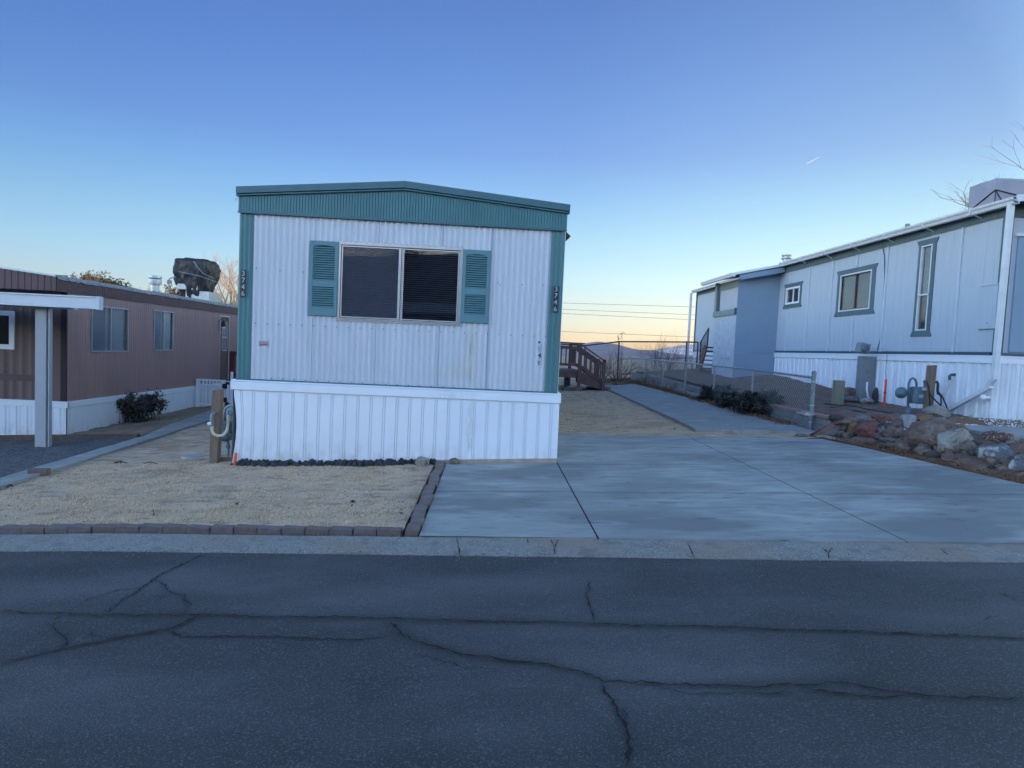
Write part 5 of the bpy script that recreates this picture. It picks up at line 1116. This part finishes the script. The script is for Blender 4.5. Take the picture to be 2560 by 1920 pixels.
# ------------------------------------------------------------------ deck
dx0, dx1, dy0, dy1, dz = HX1+.05, 2.93, 20.15, 22.6, .98
dk = thing('deck', (2, 20.2, .3), 'brown stained timber deck with railing and stairs beside the white home', 'deck')
MB().box(dx0, dx1-.04, dy0-.03, dy0+.01, dz-.24, dz-.04).box(dx1-.04, dx1, dy0-.03, dy1, dz-.24, dz-.04).build('rim_board', DECKW, dk)
mb = MB()
for k in range(14): mb.box(dx0, dx1+.03, dy0-.04+.178*k, dy0-.04+.178*k+.165, dz-.035, dz)
mb.build('deck_boards', DECKW, dk)
def post(x, y, z0, z1, s=.10): MB().box(x-s/2, x+s/2, y-s/2, y+s/2, z0, z1).build('post', DECKW, dk, bevel=.004)
for x, y in ((dx1-.06, dy0-.09), (dx1-.06, dy1), (dx0+.06, dy0-.05)): post(x, y, H(x, y), 1.84)
MB().box(2.45, 2.57, dy0+.3, dy0+.42, H(2.5, 20.5), dz-.2).build('support', BLACK, dk)
for x in (dx1-.06, 2.5): fb = MB().hexa([(x-.17, dy0-.22, H(x, 20)-.05), (x+.17, dy0-.22, H(x, 20)-.05), (x+.17, dy0+.1, H(x, 20)-.05), (x-.17, dy0+.1, H(x, 20)-.05)], [(x-.08, dy0-.15, H(x, 20)+.12), (x+.08, dy0-.15, H(x, 20)+.12), (x+.08, dy0+.03, H(x, 20)+.12), (x-.08, dy0+.03, H(x, 20)+.12)]).build('footing', mat('dark footing block', (.08, .08, .085), bump=.2), dk)
MB().box(dx0, dx1+.06, dy0-.14, dy0+.02, 1.84, 1.88).box(dx1-.12, dx1+.05, dy0, dy1, 1.84, 1.88).build('rail_cap', DECKW, dk)
MB().box(dx0, dx1-.1, dy0-.09, dy0-.05, 1.66, 1.76).box(dx0, dx1-.1, dy0-.09, dy0-.05, 1.12, 1.2).box(dx1-.08, dx1-.04, dy0, dy1, 1.66, 1.76).box(dx1-.08, dx1-.04, dy0, dy1, 1.12, 1.2).build('rail', DECKW, dk)
x = dx0+.1
while x < dx1-.15: MB().box(x-.02, x+.02, dy0-.05, dy0-.01, 1.14, 1.72).build('baluster', DECKW, dk); x += .155
y = dy0+1.3
while y < dy1-.05: MB().box(dx1-.04, dx1-.0, y-.02, y+.02, 1.14, 1.72).build('baluster', DECKW, dk); y += .155
sx0, sx1, gz = dx1, 3.72, H(3.8, 20.3)
for y in (dy0+.0, dy0+1.05): MB().hexa([(sx0, y-.02, dz-.42), (sx1, y-.02, gz-.0), (sx1, y+.02, gz-.0), (sx0, y+.02, dz-.42)], [(sx0, y-.02, dz-.03), (sx1, y-.02, gz+.22), (sx1, y+.02, gz+.22), (sx0, y+.02, dz-.03)]).build('stringer', DECKW, dk)
for k in range(4): x = sx0+.02+.22*k; z = dz-.155*(k+1); MB().box(x, x+.26, dy0+.02, dy0+1.03, z-.04, z).box(x+.0, x+.02, dy0+.02, dy0+1.03, z, z+.12).build('step', DECKW, dk)
for y in (dy0-.06, dy0+1.1):
    post(sx1-.05, y, H(3.7, y)-.02, 1.38); a, b = V((dx1-.0, y, 1.80)), V((sx1, y, 1.30)); MB().bar(a, b, .10, .04).build('handrail', DECKW, dk)
    MB().bar(a+V((0, 0, -.14)), b+V((0, 0, -.14)), .04, .09).bar((dx1, y, 1.12), (sx1-.05, y, .62), .04, .08).build('stair_rail', DECKW, dk)
    for k in range(4): t = (k+1)/5; x = dx1+(sx1-dx1)*t; MB().box(x-.02, x+.02, y-.02, y+.02, 1.12-.5*t, 1.66-.5*t).build('baluster', DECKW, dk)
MB().box(sx1, sx1+.22, dy0-.02, dy0+1.1, gz-.02, gz+.1).build('bottom_step', DECKW, dk)
# ------------------------------------------------------------------ utilities, right side
def at_(px, py): return G(px, py, HR)
def rel(Y): return lambda px, py, dy=0: Yp(px, py, Y+dy)
b0 = at_(2268, 1033); MY = b0.y; q = rel(MY)
gm = thing('gas_meter', b0, 'grey gas meter with round regulator beside the timber post at the pale blue home', 'gas meter')
a = q(2270, 1035); a.z = b0.z-.05; mb = MB().tube([a, q(2271, 970), q(2272, 958), q(2276, 949), q(2282, 945), q(2288, 949), q(2291, 958), q(2291, 968)], .02, 8); mb.build('riser_pipe', METER, gm, smooth=True)
MB().lathe((a.x, MY, b0.z-.03), [(.06, 0), (.05, .1), (.035, .12), (.035, .16)], 12).build('base_collar', METER, gm)
c = q(2253, 982, -.02); r_ = .095; MB().lathe(c+V((0, 0, 0)), [(.03, -.08), (.07, -.06), (r_, -.03), (r_+.01, -.02), (r_+.01, .02), (r_, .03), (.05, .07)], 22, 'y').tube([c, q(2270, 984)], .03, 8).build('regulator', METER, gm, smooth=False)
c0, c1 = q(2277, 966), q(2321, 1010); w_ = c1.x-c0.x; xm = (c0.x+c1.x)/2; hh = c0.z-c1.z
ring = lambda s, z: [(xm+s*w_/2*_c(a)*(abs(_c(a))**-.45 if abs(_c(a)) > .05 else 1), MY+s*.11*_s(a)*(abs(_s(a))**-.45 if abs(_s(a)) > .05 else 1), z) for a in [2*math.pi*k/24+.01 for k in range(24)]]
mb = MB(); lv = [(.80, 0), (1, .06), (1.02, .35), (.98, .5), (.9, .55), (.88, .8), (.92, .85), (.9, .95), (.7, 1)]
for s, t in lv: mb.v += ring(s, c1.z+hh*t)
for i in range(len(lv)-1): mb.f += [(i*24+k, i*24+(k+1) % 24, (i+1)*24+(k+1) % 24, (i+1)*24+k) for k in range(24)]
mb.f += [tuple(reversed(range(24))), tuple(24*(len(lv)-1)+k for k in range(24))]; mb.build('meter_body', METER, gm, smooth=False)
d0 = q(2314, 973, -.12); MB().box(d0.x-.06, d0.x+.05, MY-.135, MY-.1, d0.z-.03, d0.z+.03).build('dial_box', mat('pale dial face', (.34, .38, .4), bump=0), gm, bevel=.004)
d0 = q(2303, 991, -.11); MB().box(d0.x-.035, d0.x+.03, MY-.125, MY-.1, d0.z-.03, d0.z+.03).build('rating_plate', mat('pale dial face', (.34, .38, .4), bump=0), gm)
MB().tube([q(2312, 968), q(2312, 955), q(2318, 950, -.05), q(2332, 952, -.05)], .022, 8).lathe(q(2312, 954, -.02), [(.0, -.06), (.035, -.05), (.035, 0), (.02, .03)], 8, 'y').build('outlet_pipe', METER, gm)
Pp = at_(2330, 1036); x0, x1 = Yp(2321, 975, Pp.y).x, Yp(2338, 975, Pp.y).x; zt_ = Yp(2330, 914, Pp.y).z
o = MB().hexa([(x0-.015, Pp.y, Pp.z-.1), (x1-.015, Pp.y, Pp.z-.1), (x1-.015, Pp.y+.1, Pp.z-.1), (x0-.015, Pp.y+.1, Pp.z-.1)], [(x0, Pp.y, zt_), (x1, Pp.y, zt_+.01), (x1, Pp.y+.1, zt_+.01), (x0, Pp.y+.1, zt_)]).build('timber_post', WOOD, at=(x0, Pp.y, Pp.z), bevel=.004); tag(o, 'weathered timber post behind the gas meter at the pale blue home', 'post')
yp = thing('gas_pipe', q(2387, 936, .3), 'yellowed curved gas hose running from the white skirting to the timber post', 'pipe')
h_ = rel(10.9); EY = Xp(2380, 936, 8.52).y; s_ = lambda px, py, dy=0: Yp(px, py, EY+dy)
MB().tube([s_(2374, 950), s_(2373, 962, -.05), s_(2367, 975, -.1), s_(2358, 984, -.1), s_(2347, 988, -.1)], .018, 8).build('hose', CREAM, yp, smooth=True)
MB().tube([V((8.6, s_(2386, 936).y, s_(2386, 936).z)), s_(2378, 937), s_(2374, 940), s_(2374, 950)], .024, 8).build('elbow', mat('green brass fitting', (.07, .11, .09), bump=0, metal=.3), yp)
MB().tube([s_(2338, 956, -.1), s_(2342, 954, -.1), s_(2345, 960, -.1), s_(2344, 975, -.1), s_(2346, 986, -.1)], .024, 8).build('fitting', mat('green brass fitting', (.07, .11, .09), bump=0), yp)
for pts, lab in (([(2316, 952), (2322, 970), (2326, 988), (2340, 1003), (2356, 1017)], 'black hose falling in front of the timber post'), ([(2344, 980), (2352, 990), (2353, 1005), (2352, 1012)], 'short black hose hanging right of the timber post'), ([(2345, 978), (2356, 992), (2366, 1015), (2371, 1033)], 'longest black hose curving right of the timber post'), ([(2322, 962), (2323, 990), (2325, 1015), (2328, 1030)], 'black hose hanging straight down the timber post')):
    tag(MB().tube([s_(x, y, Pp.y-.12-EY) for x, y in pts], .013, 6).build('black_hose', BLACK, at=s_(*pts[-1], Pp.y-.12-EY), smooth=True), lab, 'hose', 'black hoses by the timber post')
m0 = at_(2210, 1016); tp = Yp(2210, 951, m0.y)
o = thing('marker_post', m0, 'thin red orange plastic marker standing beside the grey meter pedestal', 'marker'); MB().tube([m0, V((m0.x, m0.y, tp.z))], .022, 8).lathe((m0.x, m0.y, tp.z), [(.024, -.02), (.024, 0), (.012, .03)], 8).build('tube', ORANGE, o); MB().lathe((m0.x, m0.y, (m0.z+tp.z)/2), [(.027, 0), (.027, .03)], 8).build('band', mat('dark red band', (.3, .03, .02), bump=0), o)
MB().tube([V((m0.x, m0.y, tp.z)), Yp(2214, 930, m0.y+.2), Yp(2217, 900, m0.y+.3), Xp(2218, 877, 8.56)], .005, 4).build('lead_wire', BLACK, o)
pd = at_(2165, 1000); PY = pd.y; q = rel(PY); ep = thing('electric_pedestal', pd, 'tall grey electric meter pedestal with tilted meter head at the pale blue home', 'electric meter')
a, b = q(2157, 890), q(2184, 996); PED = mat('grey pedestal paint', (.19, .215, .225), var=.06, rough=.5, bump=.03); MB().box(a.x, b.x, PY, PY+.2, pd.z-.05, a.z).build('cabinet', PED, ep, bevel=.008)
a = q(2172, 932, -.01); MB().box(a.x-.04, a.x+.04, PY-.04, PY, a.z-.0, a.z+.08).build('junction_box', PED, ep, bevel=.005)
MB().tube([q(2168, 955, -.03), q(2167, 975, -.03), q(2170, 993, -.05), q(2178, 1000, -.08), q(2183, 1015, -.1)], .02, 8).build('conduit', WPLAS, ep, smooth=True)
a = q(2160, 871, -.05); import bmesh
hd = MB().box(-.12, .12, -.1, .1, -.11, .12); hd.v = [tuple(Matrix.Rotation(R(9), 3, 'Y') @ V(v)+V((a.x, PY, a.z))) for v in hd.v]; hd.build('meter_head', PED, ep, bevel=.03); MB().lathe((a.x-.02, PY-.1, a.z), [(.085, 0), (.08, -.05), (.05, -.07)], 18, 'y').build('meter_dial', mat('smoked dial cover', (.12, .14, .15), bump=0, rough=.2), ep)
gb = at_(2101, 1011); a, b = Yp(2092, 951, gb.y), Yp(2110, 1005, gb.y); o = MB().box(a.x, b.x, gb.y, gb.y+.16, gb.z-.05, a.z).build('utility_box', mat('olive green box paint', (.20, .20, .135), var=.06, rough=.5, bump=.03), at=gb, bevel=.01); tag(o, 'narrow olive green utility box standing left of the grey pedestal', 'utility box')
for pts, lab in (([(2060, 1012), (2100, 1016), (2140, 1018), (2170, 1026), (2230, 1036)], 'black irrigation tube across the soil in front of the olive box'), ([(2075, 1020), (2120, 1026), (2165, 1034)], 'shorter black irrigation tube behind the rocks')):
    P_ = [at_(*p) for p in pts]; tag(MB().tube([V((p.x, p.y, p.z+.02)) for p in P_], .01, 5).build('irrigation_tube', BLACK, at=P_[0]), lab, 'hose')
# ------------------------------------------------------------------ utilities, left side
pb = G(537, 1158); PY = pb.y; q = rel(PY); x0, x1 = q(528, 1060).x, q(550, 1060).x; zt_ = q(540, 976).z
o = MB().hexa([(x0-.02, PY, pb.z-.05), (x1-.03, PY, pb.z-.05), (x1-.03, PY+.11, pb.z-.05), (x0-.02, PY+.11, pb.z-.05)], [(x0, PY, zt_), (x1, PY, zt_+.01), (x1, PY+.11, zt_+.01), (x0, PY+.11, zt_)]).build('timber_post', WOOD, at=pb, bevel=.005); tag(o, 'square timber post standing left of the white skirting', 'post')
mg = G(572, 1146); q2_ = rel(PY+.45); g2 = thing('gas_meter', mg, 'blue grey gas meter behind the timber post left of the white home', 'gas meter')
c0, c1 = q2_(550, 1052), q2_(581, 1103); xm = (c0.x+c1.x)/2; w_ = c1.x-c0.x; hh = c0.z-c1.z; MYo = MY; MY = PY+.45
mb = MB(); lv = [(.5, 0), (.8, .06), (.95, .15), (1, .4), (.94, .5), (.9, .55), (.9, .9), (.7, 1)]
for s, t in lv: mb.v += ring(s, c1.z+hh*t)
for i in range(len(lv)-1): mb.f += [(i*24+k, i*24+(k+1) % 24, (i+1)*24+(k+1) % 24, (i+1)*24+k) for k in range(24)]
mb.f += [tuple(reversed(range(24))), tuple(24*(len(lv)-1)+k for k in range(24))]; mb.build('meter_body', METER, g2)
MB().tube([q2_(570, 1104), q2_(571, 1125), V((q2_(571, 1125).x, MY, H(-3.4, MY)-.05))], [.02, .014, .014], 8).lathe((q2_(570, 1115).x, MY, q2_(570, 1115).z), [(.03, -.03), (.03, .02)], 8).build('riser_pipe', METER, g2)
MB().lathe(q2_(592, 1068), [(.03, -.06), (.07, -.05), (.10, -.02), (.10, .02), (.06, .06)], 20, 'y').build('regulator', METER, g2)
MB().tube([q2_(562, 1055), q2_(562, 1035), q2_(564, 1022), q2_(572, 1015), q2_(590, 1014), q2_(600, 1016)], .024, 8).build('inlet_pipe', GALVD, g2, smooth=True)
MB().lathe(q2_(580, 1028), [(.02, -.05), (.06, -.04), (.06, .03), (.03, .05)], 14, 'y').build('cap_ring', GALVD, g2)
hs = thing('gas_hose', q(545, 1090, -.05), 'cream coloured U-shaped gas hose looped across the timber post', 'pipe')
MB().tube([q(530, 1065, -.06), q(530, 1076, -.06), q(534, 1085, -.08), q(545, 1090, -.09), q(558, 1088, -.08), q(567, 1077, -.03), q(570, 1060, .1), q(570, 1040, .25)], .019, 10).build('hose', CREAM, hs, smooth=True)
MB().tube([q(537, 1036, .0), q(535, 1032, -.04), q(531, 1036, -.06), q(529, 1048, -.06), q(530, 1066, -.06)], .024, 8).build('elbow', GALVD, hs); MB().tube([q(529, 1058, -.07), q(520, 1060, -.07)], .022, 8).build('valve_tag', WPLAS, hs)
MB().tube([q(570, 1042, .25), q(570, 1028, .3)], .024, 8).build('coupling', GALVD, hs)
a = G(586, 1166); b = Yp(590, 1132, a.y+.03); o = MB().tube([a, b], [.02, .015], 10).build('orange_marker', ORANGE, at=a); tag(o, 'short leaning orange plastic marker at the left foot of the white skirting', 'marker')
for px, py, r_, lab in ((482, 1143, .14, 'round pale concrete lid set in the lawn left of the timber post'), (556, 1127, .16, 'round concrete lid in the sand behind the timber post')):
    g = G(px, py); o = MB().lathe((g.x, g.y, g.z), [(r_, -.02), (r_, .012), (r_-.01, .018)], 28).build('concrete_lid', mat('pale lid concrete', (.30, .28, .24), (.38, .36, .32), bump=.2), at=g); tag(o, lab, 'lid')
g = G(568, 1153); o = MB().box(g.x-.09, g.x+.1, g.y-.03, g.y+.04, g.z-.01, g.z+.05).build('paver_brick', BRICK, at=g, bevel=.006); tag(o, 'brown paver lying at the foot of the timber post by the gas meter', 'paver')
# picket panel and gate
g = G(500, 1018); GY = g.y; q = rel(GY); pn = thing('picket_fence', g, 'white picket fence panel between the mauve home and the gate', 'fence')
xl, xr = q(494, 980).x, q(560, 980).x; zt_, zb_ = q(520, 948).z, q(520, 1016).z
MB().box(xl-.03, xl+.05, GY-.03, GY+.03, zb_-.05, zt_).build('end_post', WPLAS, pn); MB().box(xr-.06, xr+.03, GY-.03, GY+.03, zb_-.1, zt_).build('gate_post', WPLAS, pn)
MB().box(xl, xr, GY-.02, GY+.02, zt_-.045, zt_).box(xl, xr, GY-.02, GY+.02, zb_+.02, zb_+.07).box(xl, xr, GY-.015, GY+.015, zt_-.15, zt_-.12).build('rail', WPLAS, pn)
for k in range(6): x = xl+.14+(xr-xl-.2)*k/5.6; MB().box(x-.015, x+.015, GY-.014, GY+.014, zb_+.06, zt_-.03).build('picket', WPLAS, pn)
gt = thing('picket_gate', (xr, GY, zb_), 'white picket garden gate with black hinges beside the white home', 'gate')
x1 = xr+.9; MB().box(xr+.05, x1, GY-.02, GY+.02, q(575, 958).z-.04, q(575, 958).z+.03).box(xr+.05, x1, GY-.02, GY+.02, zb_+.02, zb_+.13).build('rail', WPLAS, gt)
MB().box(xr+.05, xr+.14, GY-.02, GY+.02, zb_+.02, q(575, 953).z).build('stile', WPLAS, gt)
for k, top in enumerate((928, 934, 940, 945, 950)): x = xr+.2+.16*k; zz_ = q(572, top).z; MB().prism([(x-.035, zb_+.05), (x+.035, zb_+.05), (x+.035, zz_-.03), (x, zz_), (x-.035, zz_-.03)], GY-.035, GY-.02, lambda u, v, h: (u, h, v)).build('picket', WPLAS, gt)
for py in (965, 999): z = q(555, py).z; MB().box(xr-.03, xr+.09, GY-.045, GY-.03, z-.06, z+.06).build('hinge', BLACK, gt)
# porch rail of the mauve home
pr_ = thing('porch_railing', (-7.1, 18.0, .3), 'dark red timber porch railing behind the picket gate', 'railing'); q = rel(17.8)
a, b = q(576, 880), q(592, 960); MB().box(a.x, a.x+.14, 17.75, 17.85, -.2, a.z).build('post', REDW, pr_); MB().box(a.x, a.x+1.2, 17.74, 17.86, a.z-.06, a.z+.02).build('rail', REDW, pr_); MB().box(a.x, a.x+1.2, 17.77, 17.83, q(580, 935).z-.04, q(580, 935).z).build('lower_rail', REDW, pr_)
# fallen leaves on the lawn, twigs
for (px, py), lab in zip(((597, 1264), (382, 1289), (885, 1265), (1001, 1286), (300, 1160), (375, 1162), (24, 1224)), ('dark curled leaf on the lawn straight below the timber post', 'dark leaf on the lawn near the middle of the brick row', 'dark leaf on the lawn below the tan rounded rock', 'largest dark curled leaf on the lawn near the driveway pavers', 'dark twig on the lawn close to the concrete walk', 'dark curved twig on the lawn left of the round lid', 'dark scrap at the left edge of the lawn')):
    g = G(px, py); rnd = random.Random(px); mb = MB(); leaves(mb, [V((g.x, g.y, g.z+.018))]*3, .03, rnd, 1, .012)
    if 'twig' in lab: mb.tube([(g.x-.08, g.y, g.z+.015), (g.x, g.y+.02, g.z+.03), (g.x+.09, g.y, g.z+.015)], .006, 5)
    tag(mb.build('fallen_leaf' if 'twig' not in lab else 'twig', mat('dark dead leaf', (.03, .015, .012), bump=0), at=g), lab, 'leaf' if 'twig' not in lab else 'twig')
# straw blades over the lawn
rnd = random.Random(31); mb = MB()
def blade(x, y, z, h):
    a = rnd.uniform(0, 6.28); ln = rnd.gauss(0, .8); w_ = .0022; dx, dy = _c(a)*w_, _s(a)*w_
    mb.v += [(x-dx, y-dy, z), (x+dx, y+dy, z), (x+_s(a)*h*ln, y-_c(a)*h*ln, z+h)]; n = len(mb.v); mb.f.append((n-3, n-2, n-1))
def lawnz(x, y): return H(x, y)+.012*(noise.noise(V((x*2.3, y*2.3, 0)))+.5*noise.noise(V((x*9, y*9, 0))))
for i in range(120000):
    y = 5.05+(rnd.random()**1.3)*3.2; x = rnd.uniform(-5.2, -.66); h = rnd.uniform(.008, .024)*(1+.8*noise.noise(V((x*4, y*4, 8))))
    if y < 5.07-.066*x or noise.noise(V((x*1.6, y*2.2, 20))) > .12 and rnd.random() < .85: continue
    blade(x, y, lawnz(x, y)-.002, h)
for i in range(30000):
    y = rnd.uniform(10.45, 16); x = rnd.uniform(.9, 3.6); blade(x, y, lawnz(x, y)-.002, rnd.uniform(.008, .02))
st(mb.build('dry_grass', GRASS), 'stuff', 'short straw coloured dry grass blades')
# ------------------------------------------------------------------ beyond: trees, poles, wires, houses in the valley
def tree(px, py_top, Y, cr_w, lab, seed, m, leafy=None, base=None, dep=5, kids=3, r=.11, grp='trees beyond the mauve home', trunk=None):
    tp = Yp(px, py_top, Y); gz_ = H(tp.x, Y)-.3; ht = tp.z-gz_; t = thing(trunk or ('bare_tree' if not leafy else 'evergreen_tree'), (tp.x, Y, gz_), lab, 'tree', grp); rnd = random.Random(seed)
    mb = MB(); mb.tube([(tp.x, Y, gz_), (tp.x+.1, Y, gz_+ht*.2), (tp.x-.05, Y, gz_+ht*.34)], [r, r*.8, r*.7], 8); mb.build('trunk', m, t)
    mb = MB(); tips = []
    for k in range(7):
        a = rnd.uniform(0, 6.28); grow(mb, (tp.x-.05, Y, gz_+ht*rnd.uniform(.28, .36)), (_c(a)*cr_w, _s(a)*cr_w, 1), ht*.30*rnd.uniform(.8, 1.1), r*.45, dep, rnd, kids, .62, .16, 3, 4, .2, .68, tips)
    top = max(v[2] for v in mb.v); k = (tp.z-gz_-ht*.3)/(top-gz_-ht*.3); z0_ = gz_+ht*.3; mb.v = [(x, y, z0_+(z-z0_)*k if z > z0_ else z) for x, y, z in mb.v]
    mb.build('crown', m, t)
    if leafy: mb = MB(); leaves(mb, [V((p.x, p.y, z0_+(p.z-z0_)*k)) for p in tips], .16, rnd, 2, .18); mb.build('foliage', leafy, t)
LEAFT = mat('olive needles', (.06, .045, .022), (.14, .10, .05), sc_=2, rough=.8, bump=0)
tree(572, 618, 52, .35, 'tall bare tree rising between the black tarpaulin cooler and the white home', 1, TWIGO, r=.24)
tree(122, 652, 56, .5, 'rounded bare tree top above the left roof', 2, TWIGO, r=.2, kids=4)
tree(250, 676, 60, .22, 'dark round evergreen top between the bare tree top and the roof vent', 3, TWIG, LEAFT, dep=4, kids=4)
tree(441, 712, 62, .18, 'small dark evergreen top just left of the black tarpaulin cooler', 4, TWIG, LEAFT, dep=4, kids=4)
tree(556, 716, 50, .9, 'low tan leafless tree behind the cooler', 6, TWIGO, dep=5, r=.16, kids=4)
tree(585, 722, 47, .8, 'low tan leafless tree close to the corner of the white home', 7, TWIGO, dep=5, r=.16, kids=4)
tree(2665, 280, 24, .8, 'bare tree reaching in behind the grey covered cooler', 12, TWIG, r=.26, dep=5, grp=None)
for x in (-6, 30):
    t = thing('utility_pole', (x, 45.2, H(x, 45)), 'timber utility pole carrying the wires, %s of the two' % ('left' if x < 0 else 'right'), 'utility pole'); MB().tube([(x, 45.2, H(x, 45)-1), (x, 45.2, 6.6)], .14, 10).build('pole', WOOD, t); MB().box(x-.06, x+.06, 44, 46.4, 5.1, 5.25).build('crossarm', WOOD, t)
for k, (ya, yb) in enumerate(((758, 768), (773, 787), (783, 799), (828, 842))):
    a, b = Yp(1400, ya, 45), Yp(1735, yb, 45); sl_ = (b.z-a.z)/(b.x-a.x); pts = []
    for i in range(25): x = -6+36*i/24; pts.append((x, 45+.25*(k-1), a.z+sl_*(x-a.x)-.0008*((b.x-a.x)**2)*0))
    tag(MB().tube(pts, .011, 4).build('power_line', BLACK, at=pts[0]), ('highest', 'second', 'third', 'lowest')[k]+' of the four thin wires crossing the yellow sky', 'wire', 'power lines')
rnd = random.Random(4); HW = mat('far house wall', (.2, .19, .18), (.4, .36, .32), sc_=.05, rough=1, bump=0); HRf = mat('far house roof', (.07, .065, .065), (.14, .12, .11), sc_=.05, rough=1, bump=0)
for k in range(26):
    Y = rnd.uniform(130, 420); x = Y*rnd.uniform(.07, .34); z = H(x, Y)-.2; a, b, h = rnd.uniform(5, 9), rnd.uniform(4, 6), rnd.uniform(2.6, 3.4)
    t = thing('distant_house', (x, Y, z), 'small low house in the valley beyond the back fence', 'house', 'houses in the valley'); MB().box(x-a, x+a, Y-b, Y+b, z-1, z+h).build('wall', HW, t); MB().prism([(-b-.4, h), (b+.4, h), (0, h+1.9)], x-a-.4, x+a+.4, lambda u, v, hh: (hh, Y+u, z+v)).build('roof', HRf, t)
# contrail high in the sky
a, b = CAM+ray(2017, 409)*6000, CAM+ray(2050, 392)*6300
CT = bpy.data.materials.new('ice cloud'); CT.use_nodes = True; CT.node_tree.nodes['Principled BSDF'].inputs['Base Color'].default_value = (.9, .9, .9, 1); CT.node_tree.nodes['Principled BSDF'].inputs['Roughness'].default_value = 1
tag(MB().tube([a, a.lerp(b, .5), b], [1.1, 1.0, .4], 6).build('contrail', CT, at=a), 'short white contrail in the clear sky over the pale blue home', 'contrail')

# ------------------------------------------------------------------ across the street, at the viewer's back (seen only in reflections)
ot = thing('mobile_home', (-4, -16, 0), 'low dark mobile home across the street behind the viewer', 'mobile home')
MB().box(-9, 1, -18, -14, -.6, 3.1).build('wall', BROWN_F, ot); MB().prism([(-18.3, 3.1), (-13.7, 3.1), (-16, 3.7)], -9.3, 1.3, lambda u, v, h: (h, u, v)).build('roof', ROOFM, ot); MB().box(-6, -4, -14.0, -13.95, 1.2, 2.4).build('window', WPLAS, ot)
for px, Yb, h_, sd_ in ((-7, -34, 9.5, 31), (4, -38, 8.5, 33), (9, -30, 7, 35)):
    rnd = random.Random(sd_); z0 = H(px, Yb)-.3; t = thing('evergreen_tree', (px, Yb, z0), 'dark evergreen tree on the slope across the street behind the viewer', 'tree', 'trees across the street'); MB().tube([(px, Yb, z0), (px, Yb, z0+h_*.8)], [.18, .06], 8).build('trunk', WOOD, t); pts = []
    for k in range(1500): u = rnd.random()**.7; q = (1-u)*1.9+.1; a = rnd.uniform(0, 6.28); pts.append(V((px+_c(a)*q*rnd.random()**.5, Yb+_s(a)*q*rnd.random()**.5, z0+h_*(.12+.88*u))))
    mb = MB(); leaves(mb, pts, .2, rnd, 1, .1); mb.build('foliage', LEAFD, t)

# ------------------------------------------------------------------ the evening air
hz = MB().box(-9500, 9500, -1600, 11500, -90, 420).build('haze', None); hz['kind'] = 'stuff'; hz['label'] = 'thin bluish evening haze'
hm = bpy.data.materials.new('evening haze'); hm.use_nodes = True; hn = hm.node_tree.nodes; hn.clear(); ho = hn.new('ShaderNodeOutputMaterial'); hv = hn.new('ShaderNodeVolumePrincipled')
hv.inputs['Color'].default_value = (.62, .72, .95, 1); hv.inputs['Density'].default_value = .000022; hv.inputs['Anisotropy'].default_value = 0; hm.node_tree.links.new(hv.outputs[0], ho.inputs['Volume']); hz.data.materials.append(hm)
